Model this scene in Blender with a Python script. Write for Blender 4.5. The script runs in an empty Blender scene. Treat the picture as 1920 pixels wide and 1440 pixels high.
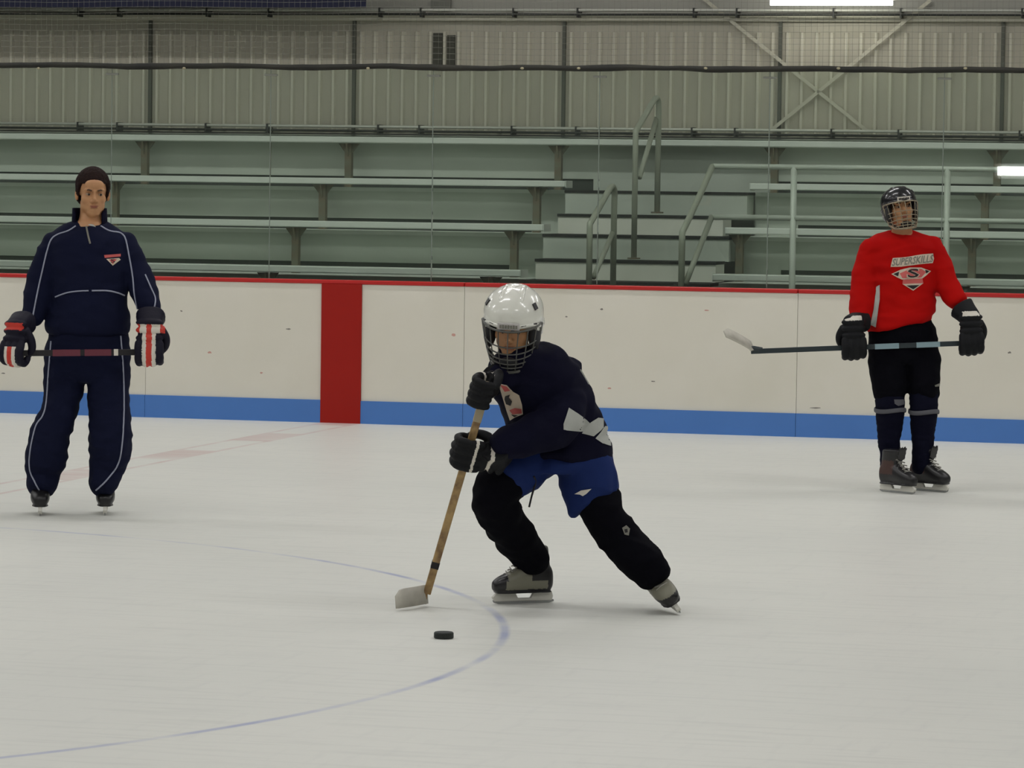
import bpy, bmesh, math, random
from mathutils import Vector, Matrix, noise
from mathutils.bvhtree import BVHTree

random.seed(7)
SC = bpy.context.scene
COL = SC.collection

# ------------------------------------------------------------------ camera
CAM = Vector((8.0903, -26.0348, 1.7288))
YAW, PITCH, ROLL, FPX = -0.25554, -0.05233, 0.013445, 7009.9
_F = Vector((math.sin(YAW)*math.cos(PITCH), math.cos(YAW)*math.cos(PITCH), math.sin(PITCH)))
_R = Vector((math.cos(YAW), -math.sin(YAW), 0))
_U = _R.cross(_F)
R_ = math.cos(ROLL)*_R + math.sin(ROLL)*_U
U_ = -math.sin(ROLL)*_R + math.cos(ROLL)*_U
F_ = _F
cd = bpy.data.cameras.new('camera')
cam = bpy.data.objects.new('camera', cd); COL.objects.link(cam)
m = Matrix((R_, U_, -F_)).transposed().to_4x4(); m.translation = CAM
cam.matrix_world = m
cd.sensor_fit = 'HORIZONTAL'; cd.sensor_width = 36; cd.lens = 36*FPX/1920
cd.clip_start = .1; cd.clip_end = 200
SC.camera = cam

# ------------------------------------------------------------------ world, lamps over the rink, exposure
W = bpy.data.worlds.new('world'); SC.world = W; W.use_nodes = True
W.node_tree.nodes['Background'].inputs[0].default_value = (.8, .84, .82, 1)
W.node_tree.nodes['Background'].inputs[1].default_value = .25
SC.view_settings.view_transform = 'Standard'; SC.view_settings.look = 'None'
SC.view_settings.gamma = 1; SC.view_settings.use_curve_mapping = False
SC.view_settings.exposure = 0.0
SC.cycles.use_light_tree = False
SC.cycles.max_bounces = 5; SC.cycles.diffuse_bounces = 3; SC.cycles.glossy_bounces = 3; SC.cycles.transparent_max_bounces = 12
LAMP_W = 60.0
LAMP_ROWS = ((-1.4, 1.22), (-6.4, 1.05), (-11.6, 1.0), (-17.0, .95), (-22.5, .9))
def rink_lamps():
    for y, pw in LAMP_ROWS:
        for x in (-11, -4.5, 2, 8.5, 15):
            ld = bpy.data.lights.new('rink_lamp', 'AREA'); ld.shape = 'RECTANGLE'
            ld.size = 3.4; ld.size_y = .35; ld.energy = LAMP_W*1.3*pw; ld.color = (1.0, .985, .985)
            o = bpy.data.objects.new('rink_lamp', ld); COL.objects.link(o); o.location = (x, y, 6.3)
rink_lamps()

# ------------------------------------------------------------------ helpers
def V(u, v, w):
    return CAM + w*(F_ + R_*((u-960)/FPX) - U_*((v-720)/FPX))
def ray(u, v):
    return F_ + R_*((u-960)/FPX) - U_*((v-720)/FPX)
def AT(u, v, Y):
    d = ray(u, v); return CAM + d*((Y-CAM.y)/d.y)
def G(u, v, z=0):
    d = ray(u, v); return CAM + d*((z-CAM.z)/d.z)
def depth(p): return (p-CAM).dot(F_)

def lin(c):
    def f(x):
        x /= 255.0
        return x/12.92 if x <= .04045 else ((x+.055)/1.055)**2.4
    return (f(c[0]), f(c[1]), f(c[2]), 1)

MATS = {}
def mat(name, rgb, rough=.6, metal=0, noise_amt=0, noise_scale=8, bump=0, bump_scale=60, rgb2=None, stretch=None, coat=0, spec=None, sheen=0):
    if name in MATS: return MATS[name]
    M = bpy.data.materials.new(name); M.use_nodes = True; N = M.node_tree; b = N.nodes['Principled BSDF']
    b.inputs['Base Color'].default_value = lin(rgb); b.inputs['Roughness'].default_value = rough
    b.inputs['Metallic'].default_value = metal
    if spec is not None: b.inputs['Specular IOR Level'].default_value = spec
    if coat: b.inputs['Coat Weight'].default_value = coat
    if sheen: b.inputs['Sheen Weight'].default_value = sheen
    tc = None
    def coords():
        nonlocal tc
        if tc is None:
            t = N.nodes.new('ShaderNodeTexCoord'); mp = N.nodes.new('ShaderNodeMapping')
            N.links.new(t.outputs['Object'], mp.inputs[0])
            if stretch: mp.inputs['Scale'].default_value = stretch
            tc = mp
        return tc
    if noise_amt:
        n = N.nodes.new('ShaderNodeTexNoise'); n.inputs['Scale'].default_value = noise_scale; n.inputs['Detail'].default_value = 5
        N.links.new(coords().outputs[0], n.inputs['Vector'])
        r = N.nodes.new('ShaderNodeMapRange'); r.inputs[1].default_value = .35; r.inputs[2].default_value = .7
        r.inputs[3].default_value = 0; r.inputs[4].default_value = noise_amt
        N.links.new(n.outputs['Fac'], r.inputs[0])
        mx = N.nodes.new('ShaderNodeMix'); mx.data_type = 'RGBA'
        mx.inputs[6].default_value = lin(rgb); mx.inputs[7].default_value = lin(rgb2 or tuple(int(c*.7) for c in rgb))
        N.links.new(r.outputs[0], mx.inputs[0]); N.links.new(mx.outputs[2], b.inputs['Base Color'])
    if bump:
        n2 = N.nodes.new('ShaderNodeTexNoise'); n2.inputs['Scale'].default_value = bump_scale; n2.inputs['Detail'].default_value = 3
        N.links.new(coords().outputs[0], n2.inputs['Vector'])
        bp = N.nodes.new('ShaderNodeBump'); bp.inputs['Strength'].default_value = bump; bp.inputs['Distance'].default_value = .01
        N.links.new(n2.outputs['Fac'], bp.inputs['Height']); N.links.new(bp.outputs[0], b.inputs['Normal'])
    MATS[name] = M
    return M

WORLD_AT = {}
def link(name, me, mats, parent=None, origin=None):
    """one mesh object; vertices given in world space, origin moved to the base of the thing"""
    if origin is None:
        xs = [v.co for v in me.vertices]
        lo = Vector((min(c.x for c in xs), min(c.y for c in xs), min(c.z for c in xs)))
        hi = Vector((max(c.x for c in xs), max(c.y for c in xs), max(c.z for c in xs)))
        origin = Vector(((lo.x+hi.x)/2, (lo.y+hi.y)/2, lo.z))
    me.transform(Matrix.Translation(-origin))
    o = bpy.data.objects.new(name, me); COL.objects.link(o)
    me.name = name
    if not me.materials:
        for mm in (mats if isinstance(mats, (list, tuple)) else [mats]): me.materials.append(mm)
    if parent is not None:
        o.parent = parent; o.location = origin - WORLD_AT[parent.name]
    else:
        o.location = origin
    WORLD_AT[o.name] = origin
    return o
def empty(name, loc):
    o = bpy.data.objects.new(name, None); COL.objects.link(o); o.location = loc; o.empty_display_size = .1
    WORLD_AT[o.name] = Vector(loc); return o
def tag(o, label=None, cat=None, group=None, kind=None):
    if label: o['label'] = label
    if cat: o['category'] = cat
    if group: o['group'] = group
    if kind: o['kind'] = kind
    return o
def inst(src, parent, loc):
    o = src.copy(); COL.objects.link(o)
    o.parent = parent
    o.location = loc - (WORLD_AT[parent.name] if parent else Vector())
    WORLD_AT[o.name] = Vector(loc); return o

def frame_of(t, hint):
    t = t.normalized(); u = (hint - t*hint.dot(t))
    if u.length < 1e-6: u = t.orthogonal()
    u.normalize(); return u, t.cross(u)

def catmull(pts, k):
    """pts: list of tuples of floats/vectors flattened"""
    out = []; n = len(pts)
    for i in range(n-1):
        p0 = pts[max(i-1, 0)]; p1 = pts[i]; p2 = pts[i+1]; p3 = pts[min(i+2, n-1)]
        for j in range(k):
            t = j/k
            out.append(tuple(.5*((2*b)+(-a+c)*t+(2*a-5*b+4*c-d)*t*t+(-a+3*b-3*c+d)*t**3) for a, b, c, d in zip(p0, p1, p2, p3)))
    out.append(tuple(pts[-1])); return out

class MB:
    def __init__(s): s.v = []; s.f = []; s.mi = []
    def add(s, vs, fs, mi=0):
        b = len(s.v); s.v += [Vector(x) for x in vs]
        s.f += [[b+i for i in f] for f in fs]; s.mi += [mi]*len(fs); return s
    def box(s, x0, x1, y0, y1, z0, z1, mi=0):
        vs = [(x, y, z) for z in (z0, z1) for y in (y0, y1) for x in (x0, x1)]
        return s.add(vs, [(0, 2, 3, 1), (4, 5, 7, 6), (0, 1, 5, 4), (2, 6, 7, 3), (0, 4, 6, 2), (1, 3, 7, 5)], mi)
    def obox(s, c, ax, ay, az, mi=0):
        vs = [c + ax*i + ay*j + az*k for k in (-1, 1) for j in (-1, 1) for i in (-1, 1)]
        fs = [(0, 2, 3, 1), (4, 5, 7, 6), (0, 1, 5, 4), (2, 6, 7, 3), (0, 4, 6, 2), (1, 3, 7, 5)]
        if ax.cross(ay).dot(az) < 0: fs = [f[::-1] for f in fs]
        return s.add(vs, fs, mi)
    def rings(s, rings, cap=True, mi=0, closed=False):
        n = len(rings[0]); b = len(s.v)
        for r in rings: s.v += [Vector(p) for p in r]
        R = len(rings)
        for i in range(R-1 if not closed else R):
            i2 = (i+1) % R
            for j in range(n):
                j2 = (j+1) % n
                s.f.append([b+i*n+j, b+i*n+j2, b+i2*n+j2, b+i2*n+j]); s.mi.append(mi)
        if cap and not closed:
            s.f.append([b+j for j in range(n)][::-1]); s.mi.append(mi)
            s.f.append([b+(R-1)*n+j for j in range(n)]); s.mi.append(mi)
        return s
    def tube(s, pts, rad, n=8, hint=None, flat=1.0, mi=0, closed=False, cap=True):
        pts = [Vector(p) for p in pts]; L = len(pts)
        if not isinstance(rad, (list, tuple)): rad = [rad]*L
        hint = hint or Vector((.3, .2, 1)); rings = []; u = None
        for i, p in enumerate(pts):
            if closed: t = pts[(i+1) % L]-pts[i-1]
            else: t = pts[min(i+1, L-1)]-pts[max(i-1, 0)]
            if t.length < 1e-9: t = Vector((0, 0, 1))
            u, w = frame_of(t, hint if u is None else u)
            rings.append([p + (u*math.cos(a) + w*math.sin(a)*flat)*rad[i] for a in [2*math.pi*j/n for j in range(n)]])
        return s.rings(rings, cap, mi, closed)
    def limb(s, pts, n=18, k=6, hint=None):
        """pts: (Vector, radius) smooth tapered limb with rounded ends"""
        q = catmull([(p.x, p.y, p.z, r) for p, r in pts], k)
        P = [Vector(a[:3]) for a in q]; Rr = [max(a[3], .002) for a in q]
        d0 = (P[0]-P[1]).normalized(); d1 = (P[-1]-P[-2]).normalized()
        P = [P[0]+d0*Rr[0]*.5, P[0]+d0*Rr[0]*.3]+P+[P[-1]+d1*Rr[-1]*.3, P[-1]+d1*Rr[-1]*.5]
        Rr = [Rr[0]*.5, Rr[0]*.85]+Rr+[Rr[-1]*.85, Rr[-1]*.5]
        return s.tube(P, Rr, n, hint)
    def ell(s, c, r, M=None, nu=20, nv=12, mi=0):
        vs = []; c = Vector(c)
        for i in range(1, nv):
            th = math.pi*i/nv
            for j in range(nu):
                a = 2*math.pi*j/nu
                p = Vector((r[0]*math.sin(th)*math.cos(a), r[1]*math.sin(th)*math.sin(a), r[2]*math.cos(th)))
                vs.append(c + (M @ p if M else p))
        t = Vector((0, 0, r[2])); t = M @ t if M else t
        vs += [c+t, c-t]; T = len(vs)-2; fs = []
        for j in range(nu):
            j2 = (j+1) % nu
            fs.append((T, j, j2)); fs.append((T+1, (nv-2)*nu+j2, (nv-2)*nu+j))
            for i in range(nv-2): fs.append((i*nu+j, (i+1)*nu+j, (i+1)*nu+j2, i*nu+j2))
        return s.add(vs, fs, mi)
    def loft(s, secs, n=28, k=5, ex=2.0):
        """secs: (center, U, V, ru, rv); superellipse rings"""
        q = catmull([tuple(c)+tuple(u)+tuple(v)+(a, b) for c, u, v, a, b in secs], k)
        rings = []
        for x in q:
            c = Vector(x[0:3]); u = Vector(x[3:6]).normalized(); v = Vector(x[6:9]).normalized(); a, b = max(x[9], .004), max(x[10], .004)
            ring = []
            for j in range(n):
                t = 2*math.pi*j/n; cs, sn = math.cos(t), math.sin(t)
                ring.append(c + u*a*math.copysign(abs(cs)**(2/ex), cs) + v*b*math.copysign(abs(sn)**(2/ex), sn))
            rings.append(ring)
        return s.rings(rings)
    def prism(s, poly, o, ax, ay, th, mi=0):
        n = len(poly)
        a = [o+ax*x+ay*y-th*.5 for x, y in poly]; b = [p+th for p in a]
        fs = [list(range(n))[::-1], list(range(n, 2*n))]+[[i, (i+1) % n, n+(i+1) % n, n+i] for i in range(n)]
        return s.add(a+b, fs, mi)
    def mesh(s, smooth=False, fix=True):
        me = bpy.data.meshes.new('m'); me.from_pydata([tuple(v) for v in s.v], [], s.f)
        if any(s.mi): me.polygons.foreach_set('material_index', s.mi)
        me.update()
        if fix:
            bm = bmesh.new(); bm.from_mesh(me); bmesh.ops.recalc_face_normals(bm, faces=bm.faces); bm.to_mesh(me); bm.free()
        if smooth: me.polygons.foreach_set('use_smooth', [True]*len(me.polygons))
        return me
    def build(s, name, m, parent=None, smooth=False, origin=None, bevel=0):
        me = s.mesh(smooth)
        if bevel:
            bm = bmesh.new(); bm.from_mesh(me)
            bmesh.ops.bevel(bm, geom=[e for e in bm.edges], offset=bevel, segments=1, affect='EDGES', profile=.5)
            bm.to_mesh(me); bm.free()
        return link(name, me, m, parent, origin)

def evald(me, mods):
    ob = bpy.data.objects.new('tmp', me); COL.objects.link(ob)
    for typ, props in mods:
        md = ob.modifiers.new('m', typ)
        for k_, v_ in props.items(): setattr(md, k_, v_)
    dg = bpy.context.evaluated_depsgraph_get()
    me2 = bpy.data.meshes.new_from_object(ob.evaluated_get(dg))
    bpy.data.objects.remove(ob); bpy.data.meshes.remove(me)
    return me2
def fuse(mb, voxel, smooth=4, wrinkle=None, dec=None):
    me = mb.mesh()
    mods = [('REMESH', dict(mode='VOXEL', voxel_size=voxel, use_smooth_shade=True)), ('SMOOTH', dict(factor=.5, iterations=smooth))]
    if dec: mods.append(('DECIMATE', dict(ratio=dec)))
    me = evald(me, mods)
    if wrinkle: wrinkles(me, *wrinkle)
    me.polygons.foreach_set('use_smooth', [True]*len(me.polygons))
    return me
def wrinkles(me, amp, sc, seed=0.0):
    """soft cloth folds pushed along the normals; sc = (x, y, z) frequencies"""
    off = Vector((seed, seed*1.7, seed*.3)); cos = []
    for v in me.vertices:
        p = Vector((v.co.x*sc[0], v.co.y*sc[1], v.co.z*sc[2]))+off
        q = p*.7
        w = noise.noise(p + .6*Vector((noise.noise(q+Vector((9.3, 1.1, 4.2))), noise.noise(q+Vector((2.7, 8.4, 6.1))), noise.noise(q+Vector((5.5, 3.9, 1.8)))))); w2 = noise.noise(p*2.3)
        d = amp*((1-abs(w)*2.2)*.7 + .55*w2)
        cos.append(v.co + v.normal*d)
    for v, c in zip(me.vertices, cos): v.co = c
    me.update()
def paint(me, mats, fn):
    for mm in mats: me.materials.append(mm)
    me.polygons.foreach_set('material_index', [fn(p.center) for p in me.polygons])

def bvh_of(me):
    return BVHTree.FromPolygons([v.co.copy() for v in me.vertices], [list(p.vertices) for p in me.polygons])
def hit(bvh, u, v, lift=.002, last=None):
    d = ray(u, v).normalized(); r = bvh.ray_cast(CAM, d)
    if r[0] is None:
        if last is not None: return CAM + d*((last-CAM).dot(F_)/d.dot(F_))
        return None
    return r[0] + r[1]*lift if r[1].dot(d) < 0 else r[0]-d*lift
def piping(name, bvh, px, rad, m, parent, k=8):
    q = catmull([tuple(map(float, a)) for a in px], k); pts = []; last = None
    for u, v in q:
        h = hit(bvh, u, v, rad*.4, last)
        if h is not None: pts.append(h); last = h
    if len(pts) < 2: return None
    mb = MB(); mb.tube(pts, rad, 6); return mb.build(name, m, parent, True)
def sub_poly(polys, size):
    """fill 2-D polygons, cut into small triangles"""
    bm = bmesh.new()
    for poly in polys:
        vs = [bm.verts.new((x, y, 0)) for x, y in poly]
        es = [bm.edges.new((vs[i], vs[(i+1) % len(vs)])) for i in range(len(vs))]
    bmesh.ops.triangle_fill(bm, use_beauty=True, edges=bm.edges[:])
    for _ in range(6):
        lon = [e for e in bm.edges if e.calc_length() > size]
        if not lon: break
        bmesh.ops.subdivide_edges(bm, edges=lon, cuts=1); bmesh.ops.triangulate(bm, faces=bm.faces[:])
    vs = [(v.co.x, v.co.y) for v in bm.verts]; bm.verts.index_update(); fs = [[v.index for v in f.verts] for f in bm.faces]
    bm.free(); return vs, fs
def decal(name, bvh, polys, m, parent, lift=.003, size=4.0):
    vs, fs = sub_poly(polys, size); P = []; bad = set(); last = None
    for i, (u, v) in enumerate(vs):
        h = hit(bvh, u, v, lift)
        if h is None: bad.add(i); P.append(Vector())
        else: P.append(h); last = h
    fs = [f for f in fs if not any(i in bad for i in f)]
    mb = MB(); used = sorted({i for f in fs for i in f}); mp = {a: b for b, a in enumerate(used)}
    if not fs: return None
    mb.add([P[i] for i in used], [[mp[i] for i in f] for f in fs])
    me = mb.mesh(True, fix=False)
    # face the camera
    bm = bmesh.new(); bm.from_mesh(me)
    for f in bm.faces:
        if f.normal.dot(F_) > 0: f.normal_flip()
    bm.to_mesh(me); bm.free()
    return link(name, me, m, parent)
def text_polys(body, offset=0.0, shear=0.0):
    c = bpy.data.curves.new('t', 'FONT'); c.body = body; c.offset = offset; c.resolution_u = 2; c.shear = shear
    o = bpy.data.objects.new('t', c); COL.objects.link(o)
    dg = bpy.context.evaluated_depsgraph_get(); me = bpy.data.meshes.new_from_object(o.evaluated_get(dg))
    bpy.data.objects.remove(o)
    return me
def text_decal(name, bvh, body, quad, m, parent, lift=.004, offset=0.0):
    """quad: pixel corners bl, br, tr, tl"""
    me = text_polys(body, offset); bm = bmesh.new(); bm.from_mesh(me)
    bmesh.ops.triangulate(bm, faces=bm.faces[:])
    xs = [v.co.x for v in bm.verts]; ys = [v.co.y for v in bm.verts]
    x0, x1, y0, y1 = min(xs), max(xs), min(ys), max(ys); bad = []
    for v in bm.verts:
        s = (v.co.x-x0)/(x1-x0); t = (v.co.y-y0)/(y1-y0)
        u = (1-t)*((1-s)*quad[0][0]+s*quad[1][0])+t*((1-s)*quad[3][0]+s*quad[2][0])
        w = (1-t)*((1-s)*quad[0][1]+s*quad[1][1])+t*((1-s)*quad[3][1]+s*quad[2][1])
        h = hit(bvh, u, w, lift)
        if h is None: bad.append(v)
        else: v.co = h
    bmesh.ops.delete(bm, geom=bad, context='VERTS')
    for f in bm.faces:
        f.normal_update()
        if f.normal.dot(F_) > 0: f.normal_flip()
    bm.to_mesh(me); bm.free()
    me.materials.clear()
    return link(name, me, m, parent)

# ------------------------------------------------------------------ materials of the rink
def ice_material():
    M = bpy.data.materials.new('ice'); M.use_nodes = True; N = M.node_tree; L = N.links; b = N.nodes['Principled BSDF']
    geo = N.nodes.new('ShaderNodeNewGeometry'); sep = N.nodes.new('ShaderNodeSeparateXYZ'); L.new(geo.outputs['Position'], sep.inputs[0])
    def math_(op, a, c=None, d=None):
        n = N.nodes.new('ShaderNodeMath'); n.operation = op
        for i, x in enumerate((a, c, d)):
            if x is None: continue
            if isinstance(x, (int, float)): n.inputs[i].default_value = x
            else: L.new(x, n.inputs[i])
        return n.outputs[0]
    def noi(scale, st, det=4, rot=0):
        mp = N.nodes.new('ShaderNodeMapping'); mp.inputs['Scale'].default_value = st; mp.inputs['Rotation'].default_value = (0, 0, rot)
        L.new(geo.outputs['Position'], mp.inputs[0])
        n = N.nodes.new('ShaderNodeTexNoise'); n.inputs['Scale'].default_value = scale; n.inputs['Detail'].default_value = det
        L.new(mp.outputs[0], n.inputs['Vector']); return n.outputs['Fac']
    def mapr(x, a, c, d, e):
        n = N.nodes.new('ShaderNodeMapRange'); n.inputs[1].default_value = a; n.inputs[2].default_value = c
        n.inputs[3].default_value = d; n.inputs[4].default_value = e; L.new(x, n.inputs[0]); return n.outputs[0]
    def mixc(f, a, c):
        n = N.nodes.new('ShaderNodeMix'); n.data_type = 'RGBA'; L.new(f, n.inputs[0])
        for i, x in ((6, a), (7, c)):
            if isinstance(x, tuple): n.inputs[i].default_value = x
            else: L.new(x, n.inputs[i])
        return n.outputs[2]
    big = noi(.5, (1, 1, 1)); scr = noi(2.2, (1, 9, 1), 6, .15); scr2 = noi(3.0, (7, 1, 1), 5, -.4)
    c = mixc(mapr(big, .35, .7, 0, .6), lin((226, 226, 219)), lin((217, 218, 212)))
    c = mixc(mapr(scr, .5, .8, 0, .5), c, lin((203, 204, 199)))
    c = mixc(mapr(scr2, .56, .8, 0, .35), c, lin((208, 209, 205)))
    # red centre line: two edges and filled blocks, worn thin by skates
    ax = math_('ABSOLUTE', sep.outputs[0])
    inside = math_('LESS_THAN', ax, .1525); edge = math_('MULTIPLY', inside, math_('GREATER_THAN', ax, .11))
    blk = math_('LESS_THAN', math_('FRACT', math_('MULTIPLY_ADD', sep.outputs[1], .55, .15)), .45)
    fill = math_('MULTIPLY', inside, blk)
    fac = math_('MAXIMUM', math_('MULTIPLY', edge, .8), fill)
    wear = mapr(noi(1.3, (1, 2.5, 1), 4), .35, .7, .12, .36)
    c = mixc(math_('MULTIPLY', fac, wear), c, lin((176, 74, 78)))
    # blue centre circle, 4.57 m radius
    dx = sep.outputs[0]; dy = math_('ADD', sep.outputs[1], 13.1249)
    r = math_('SQRT', math_('ADD', math_('MULTIPLY', dx, dx), math_('MULTIPLY', dy, dy)))
    ring = mapr(math_('ABSOLUTE', math_('SUBTRACT', r, 4.55)), .008, .026, 1, 0)
    wear2 = mapr(noi(2.2, (1, 1, 1), 6), .36, .66, .06, .62)
    c = mixc(math_('MULTIPLY', ring, wear2), c, lin((112, 128, 190)))
    L.new(c, b.inputs['Base Color'])
    b.inputs['Roughness'].default_value = .42; b.inputs['Specular IOR Level'].default_value = .25
    bp = N.nodes.new('ShaderNodeBump'); bp.inputs['Strength'].default_value = .12; bp.inputs['Distance'].default_value = .01
    L.new(scr, bp.inputs['Height']); L.new(bp.outputs[0], b.inputs['Normal'])
    return M
def glass_material():
    M = bpy.data.materials.new('rink_glass'); M.use_nodes = True; N = M.node_tree; L = N.links
    N.nodes.remove(N.nodes['Principled BSDF']); out = N.nodes['Material Output']
    tr = N.nodes.new('ShaderNodeBsdfTransparent'); tr.inputs[0].default_value = (.905, .945, .912, 1)
    gl = N.nodes.new('ShaderNodeBsdfGlossy'); gl.inputs['Roughness'].default_value = .0; gl.inputs[0].default_value = (1, 1, 1, 1)
    df = N.nodes.new('ShaderNodeBsdfDiffuse'); df.inputs[0].default_value = (.62, .72, .64, 1)
    tc = N.nodes.new('ShaderNodeTexCoord'); nz = N.nodes.new('ShaderNodeTexNoise'); nz.inputs['Scale'].default_value = 1.2; nz.inputs['Detail'].default_value = 5
    L.new(tc.outputs['Object'], nz.inputs['Vector'])
    mr = N.nodes.new('ShaderNodeMapRange'); mr.inputs[1].default_value = .35; mr.inputs[2].default_value = .7; mr.inputs[3].default_value = .012; mr.inputs[4].default_value = .028
    L.new(nz.outputs['Fac'], mr.inputs[0])
    m1 = N.nodes.new('ShaderNodeMixShader'); L.new(mr.outputs[0], m1.inputs[0]); L.new(tr.outputs[0], m1.inputs[1]); L.new(df.outputs[0], m1.inputs[2])
    fr = N.nodes.new('ShaderNodeFresnel'); fr.inputs[0].default_value = 1.45
    m2 = N.nodes.new('ShaderNodeMixShader'); L.new(fr.outputs[0], m2.inputs[0]); L.new(m1.outputs[0], m2.inputs[1]); L.new(gl.outputs[0], m2.inputs[2])
    L.new(m2.outputs[0], out.inputs[0]); return M
def emit(name, rgb, s):
    M = bpy.data.materials.new(name); M.use_nodes = True; b = M.node_tree.nodes['Principled BSDF']
    b.inputs['Base Color'].default_value = lin(rgb); b.inputs['Emission Color'].default_value = lin(rgb); b.inputs['Emission Strength'].default_value = s
    return M

# ------------------------------------------------------------------ ice, boards, glass
mb = MB(); mb.box(-26, 30, -26.2, .02, -.2, 0)
tag(mb.build('floor', ice_material()), kind='structure')
mb = MB(); mb.box(-26, 30, .1, 9, -.2, -.01)
tag(mb.build('floor_concourse', mat('concrete', (96, 98, 94), .8, noise_amt=.4)), kind='structure')

M_white = mat('board_white', (224, 220, 207), .38, noise_amt=.45, noise_scale=1.7, rgb2=(210, 206, 189), bump=.03, bump_scale=4)
M_kick = mat('kick_blue', (74, 124, 196), .4, noise_amt=.25, noise_scale=3, rgb2=(66, 112, 178))
M_cap = mat('cap_red', (186, 34, 32), .35)
M_stripe = mat('stripe_red', (160, 26, 16), .45, noise_amt=.3, noise_scale=4, rgb2=(146, 22, 18), spec=.25)
M_scuff = mat('scuff', (128, 124, 116), .8)
M_rub = mat('scuff_pink', (196, 150, 138), .8)
BH = 1.044; KH = .166
boards = tag(empty('wall_boards', (0, 0, 0)), 'white rink boards with blue kick plate and red top rail', kind='structure')
seam0 = AT(870, 650, 0).x
seams = [seam0 + 2.44*k for k in range(-6, 6)]
for a, b in zip(seams[:-1], seams[1:]):
    segs = [(a, b)]
    if a < -.1525 < b: segs = [(a, -.1525), (.1525, b)]
    for x0, x1 in segs:
        mm = MB(); mm.box(x0+.0014, x1-.0014, 0, .04, KH, BH-.03); mm.build('board_panel', M_white, boards)
        mm = MB(); mm.box(x0+.0012, x1-.0012, -.012, .04, 0, KH); mm.build('kick_plate', M_kick, boards)
    mm = MB(); mm.box(a+.002, b-.002, -.012, .10, BH-.03, BH); mm.build('cap_rail', M_cap, boards, bevel=.006)
mm = MB(); mm.box(-.1525, .1525, -.014, .04, 0, BH-.028)
tag(mm.build('center_stripe', M_stripe, boards), 'red centre line stripe painted over the boards')
mm = MB(); mm.box(seams[0], seams[-1], .041, .10, 0, BH-.031); mm.build('board_frame', mat('frame_grey', (120, 120, 112)), boards)
def scuff(u, v, w, h, m):
    c = AT(u, v, -.0005); pts = []
    for j in range(9):
        a = 2*math.pi*j/9; rr = random.uniform(.5, 1)
        pts.append((math.cos(a)*w*rr, math.sin(a)*h*rr))
    q = MB(); q.prism(pts, c, Vector((1, 0, 0)), Vector((0, 0, 1)), Vector((0, .001, 0))); q.build('scuff_mark', m, boards)
for u, v, w, h, m_ in [(541, 617, .03, .008, M_scuff), (340, 583, .012, .008, M_scuff), (1128, 580, .015, .01, M_scuff), (1062, 594, .012, .008, M_scuff),
                       (490, 699, .015, .008, M_rub), (6, 700, .02, .006, M_scuff), (1225, 715, .02, .005, M_scuff), (1325, 582, .02, .006, M_rub),
                       (1528, 765, .05, .006, M_scuff), (1893, 661, .02, .01, M_scuff), (850, 628, .02, .012, M_rub), (1143, 728, .02, .01, M_rub), (393, 661, .02, .01, M_rub)]:
    scuff(u, v, w, h, m_)

M_glass = glass_material()
GT = 2.585
gseams = [.659 + 1.236*k for k in range(-7, 7)]
M_joint = mat('glass_joint', (124, 134, 124), .5)
for i, (a, b) in enumerate(zip(gseams[:-1], gseams[1:])):
    mm = MB(); mm.box(a+.004, b-.004, .045, .057, BH+.001, GT); mm.build('glass_pane', M_glass, boards)
    mm = MB(); mm.box(b-.003, b+.003, .046, .056, BH+.001, GT); mm.build('glass_joint', M_joint, boards)
    mm = MB(); mm.box(b-.06, b+.06, .04, .062, GT-.012, GT+.028); mm.box(b-.05, b+.05, .042, .06, GT-.06, GT-.045)
    mm.build('joint_clip', mat('clip_grey', (138, 140, 132), .4), boards, bevel=.003)

# ------------------------------------------------------------------ netting above the glass
net = tag(empty('safety_net', (1, .05, GT)), 'fine dark safety netting with a black hem above the rink glass', 'netting')
M_net = mat('net_cord', (120, 119, 110), .9)
mb = MB()
NX0, NX1, NZ1 = -7.5, 8.0, 4.6
def net_pt(x, z):
    return Vector((x, .05 + .03*noise.noise(Vector((x*.6, z*.8, 3))), z + .012*noise.noise(Vector((x*1.1, z, 9)))))
x = NX0
while x < NX1:
    mb.tube([net_pt(x, GT + (NZ1-GT)*i/10) for i in range(11)], .0008, 3); x += .042
z = GT+.02
while z < NZ1:
    mb.tube([net_pt(NX0+(NX1-NX0)*i/60, z) for i in range(61)], .0011, 3); z += .042
o = mb.build('mesh', M_net, net); tag(o, kind='stuff')
hx = [NX0+(NX1-NX0)*i/160 for i in range(161)]
mb = MB(); mb.tube([Vector((a, .03, GT+.008+.012*noise.noise(Vector((a*1.6, 0, 0)))+.006*noise.noise(Vector((a*5, 2, 0))))) for a in hx],
                   [.021+.006*noise.noise(Vector((a*2.3, 5, 1))) for a in hx], 8)
mb.build('hem', mat('hem_black', (30, 31, 27), .8, noise_amt=.6, noise_scale=3, rgb2=(58, 56, 46)), net, True)
for i, u in enumerate((72, 345, 690, 979, 1085, 1323, 1572, 1810)):
    c = AT(u, 128, .008); mm = MB(); mm.ell(c, (.014, .008, .009), nu=8, nv=6); mm.build('tie', mat('tie_tan', (168, 160, 132), .6), net, True)

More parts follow.
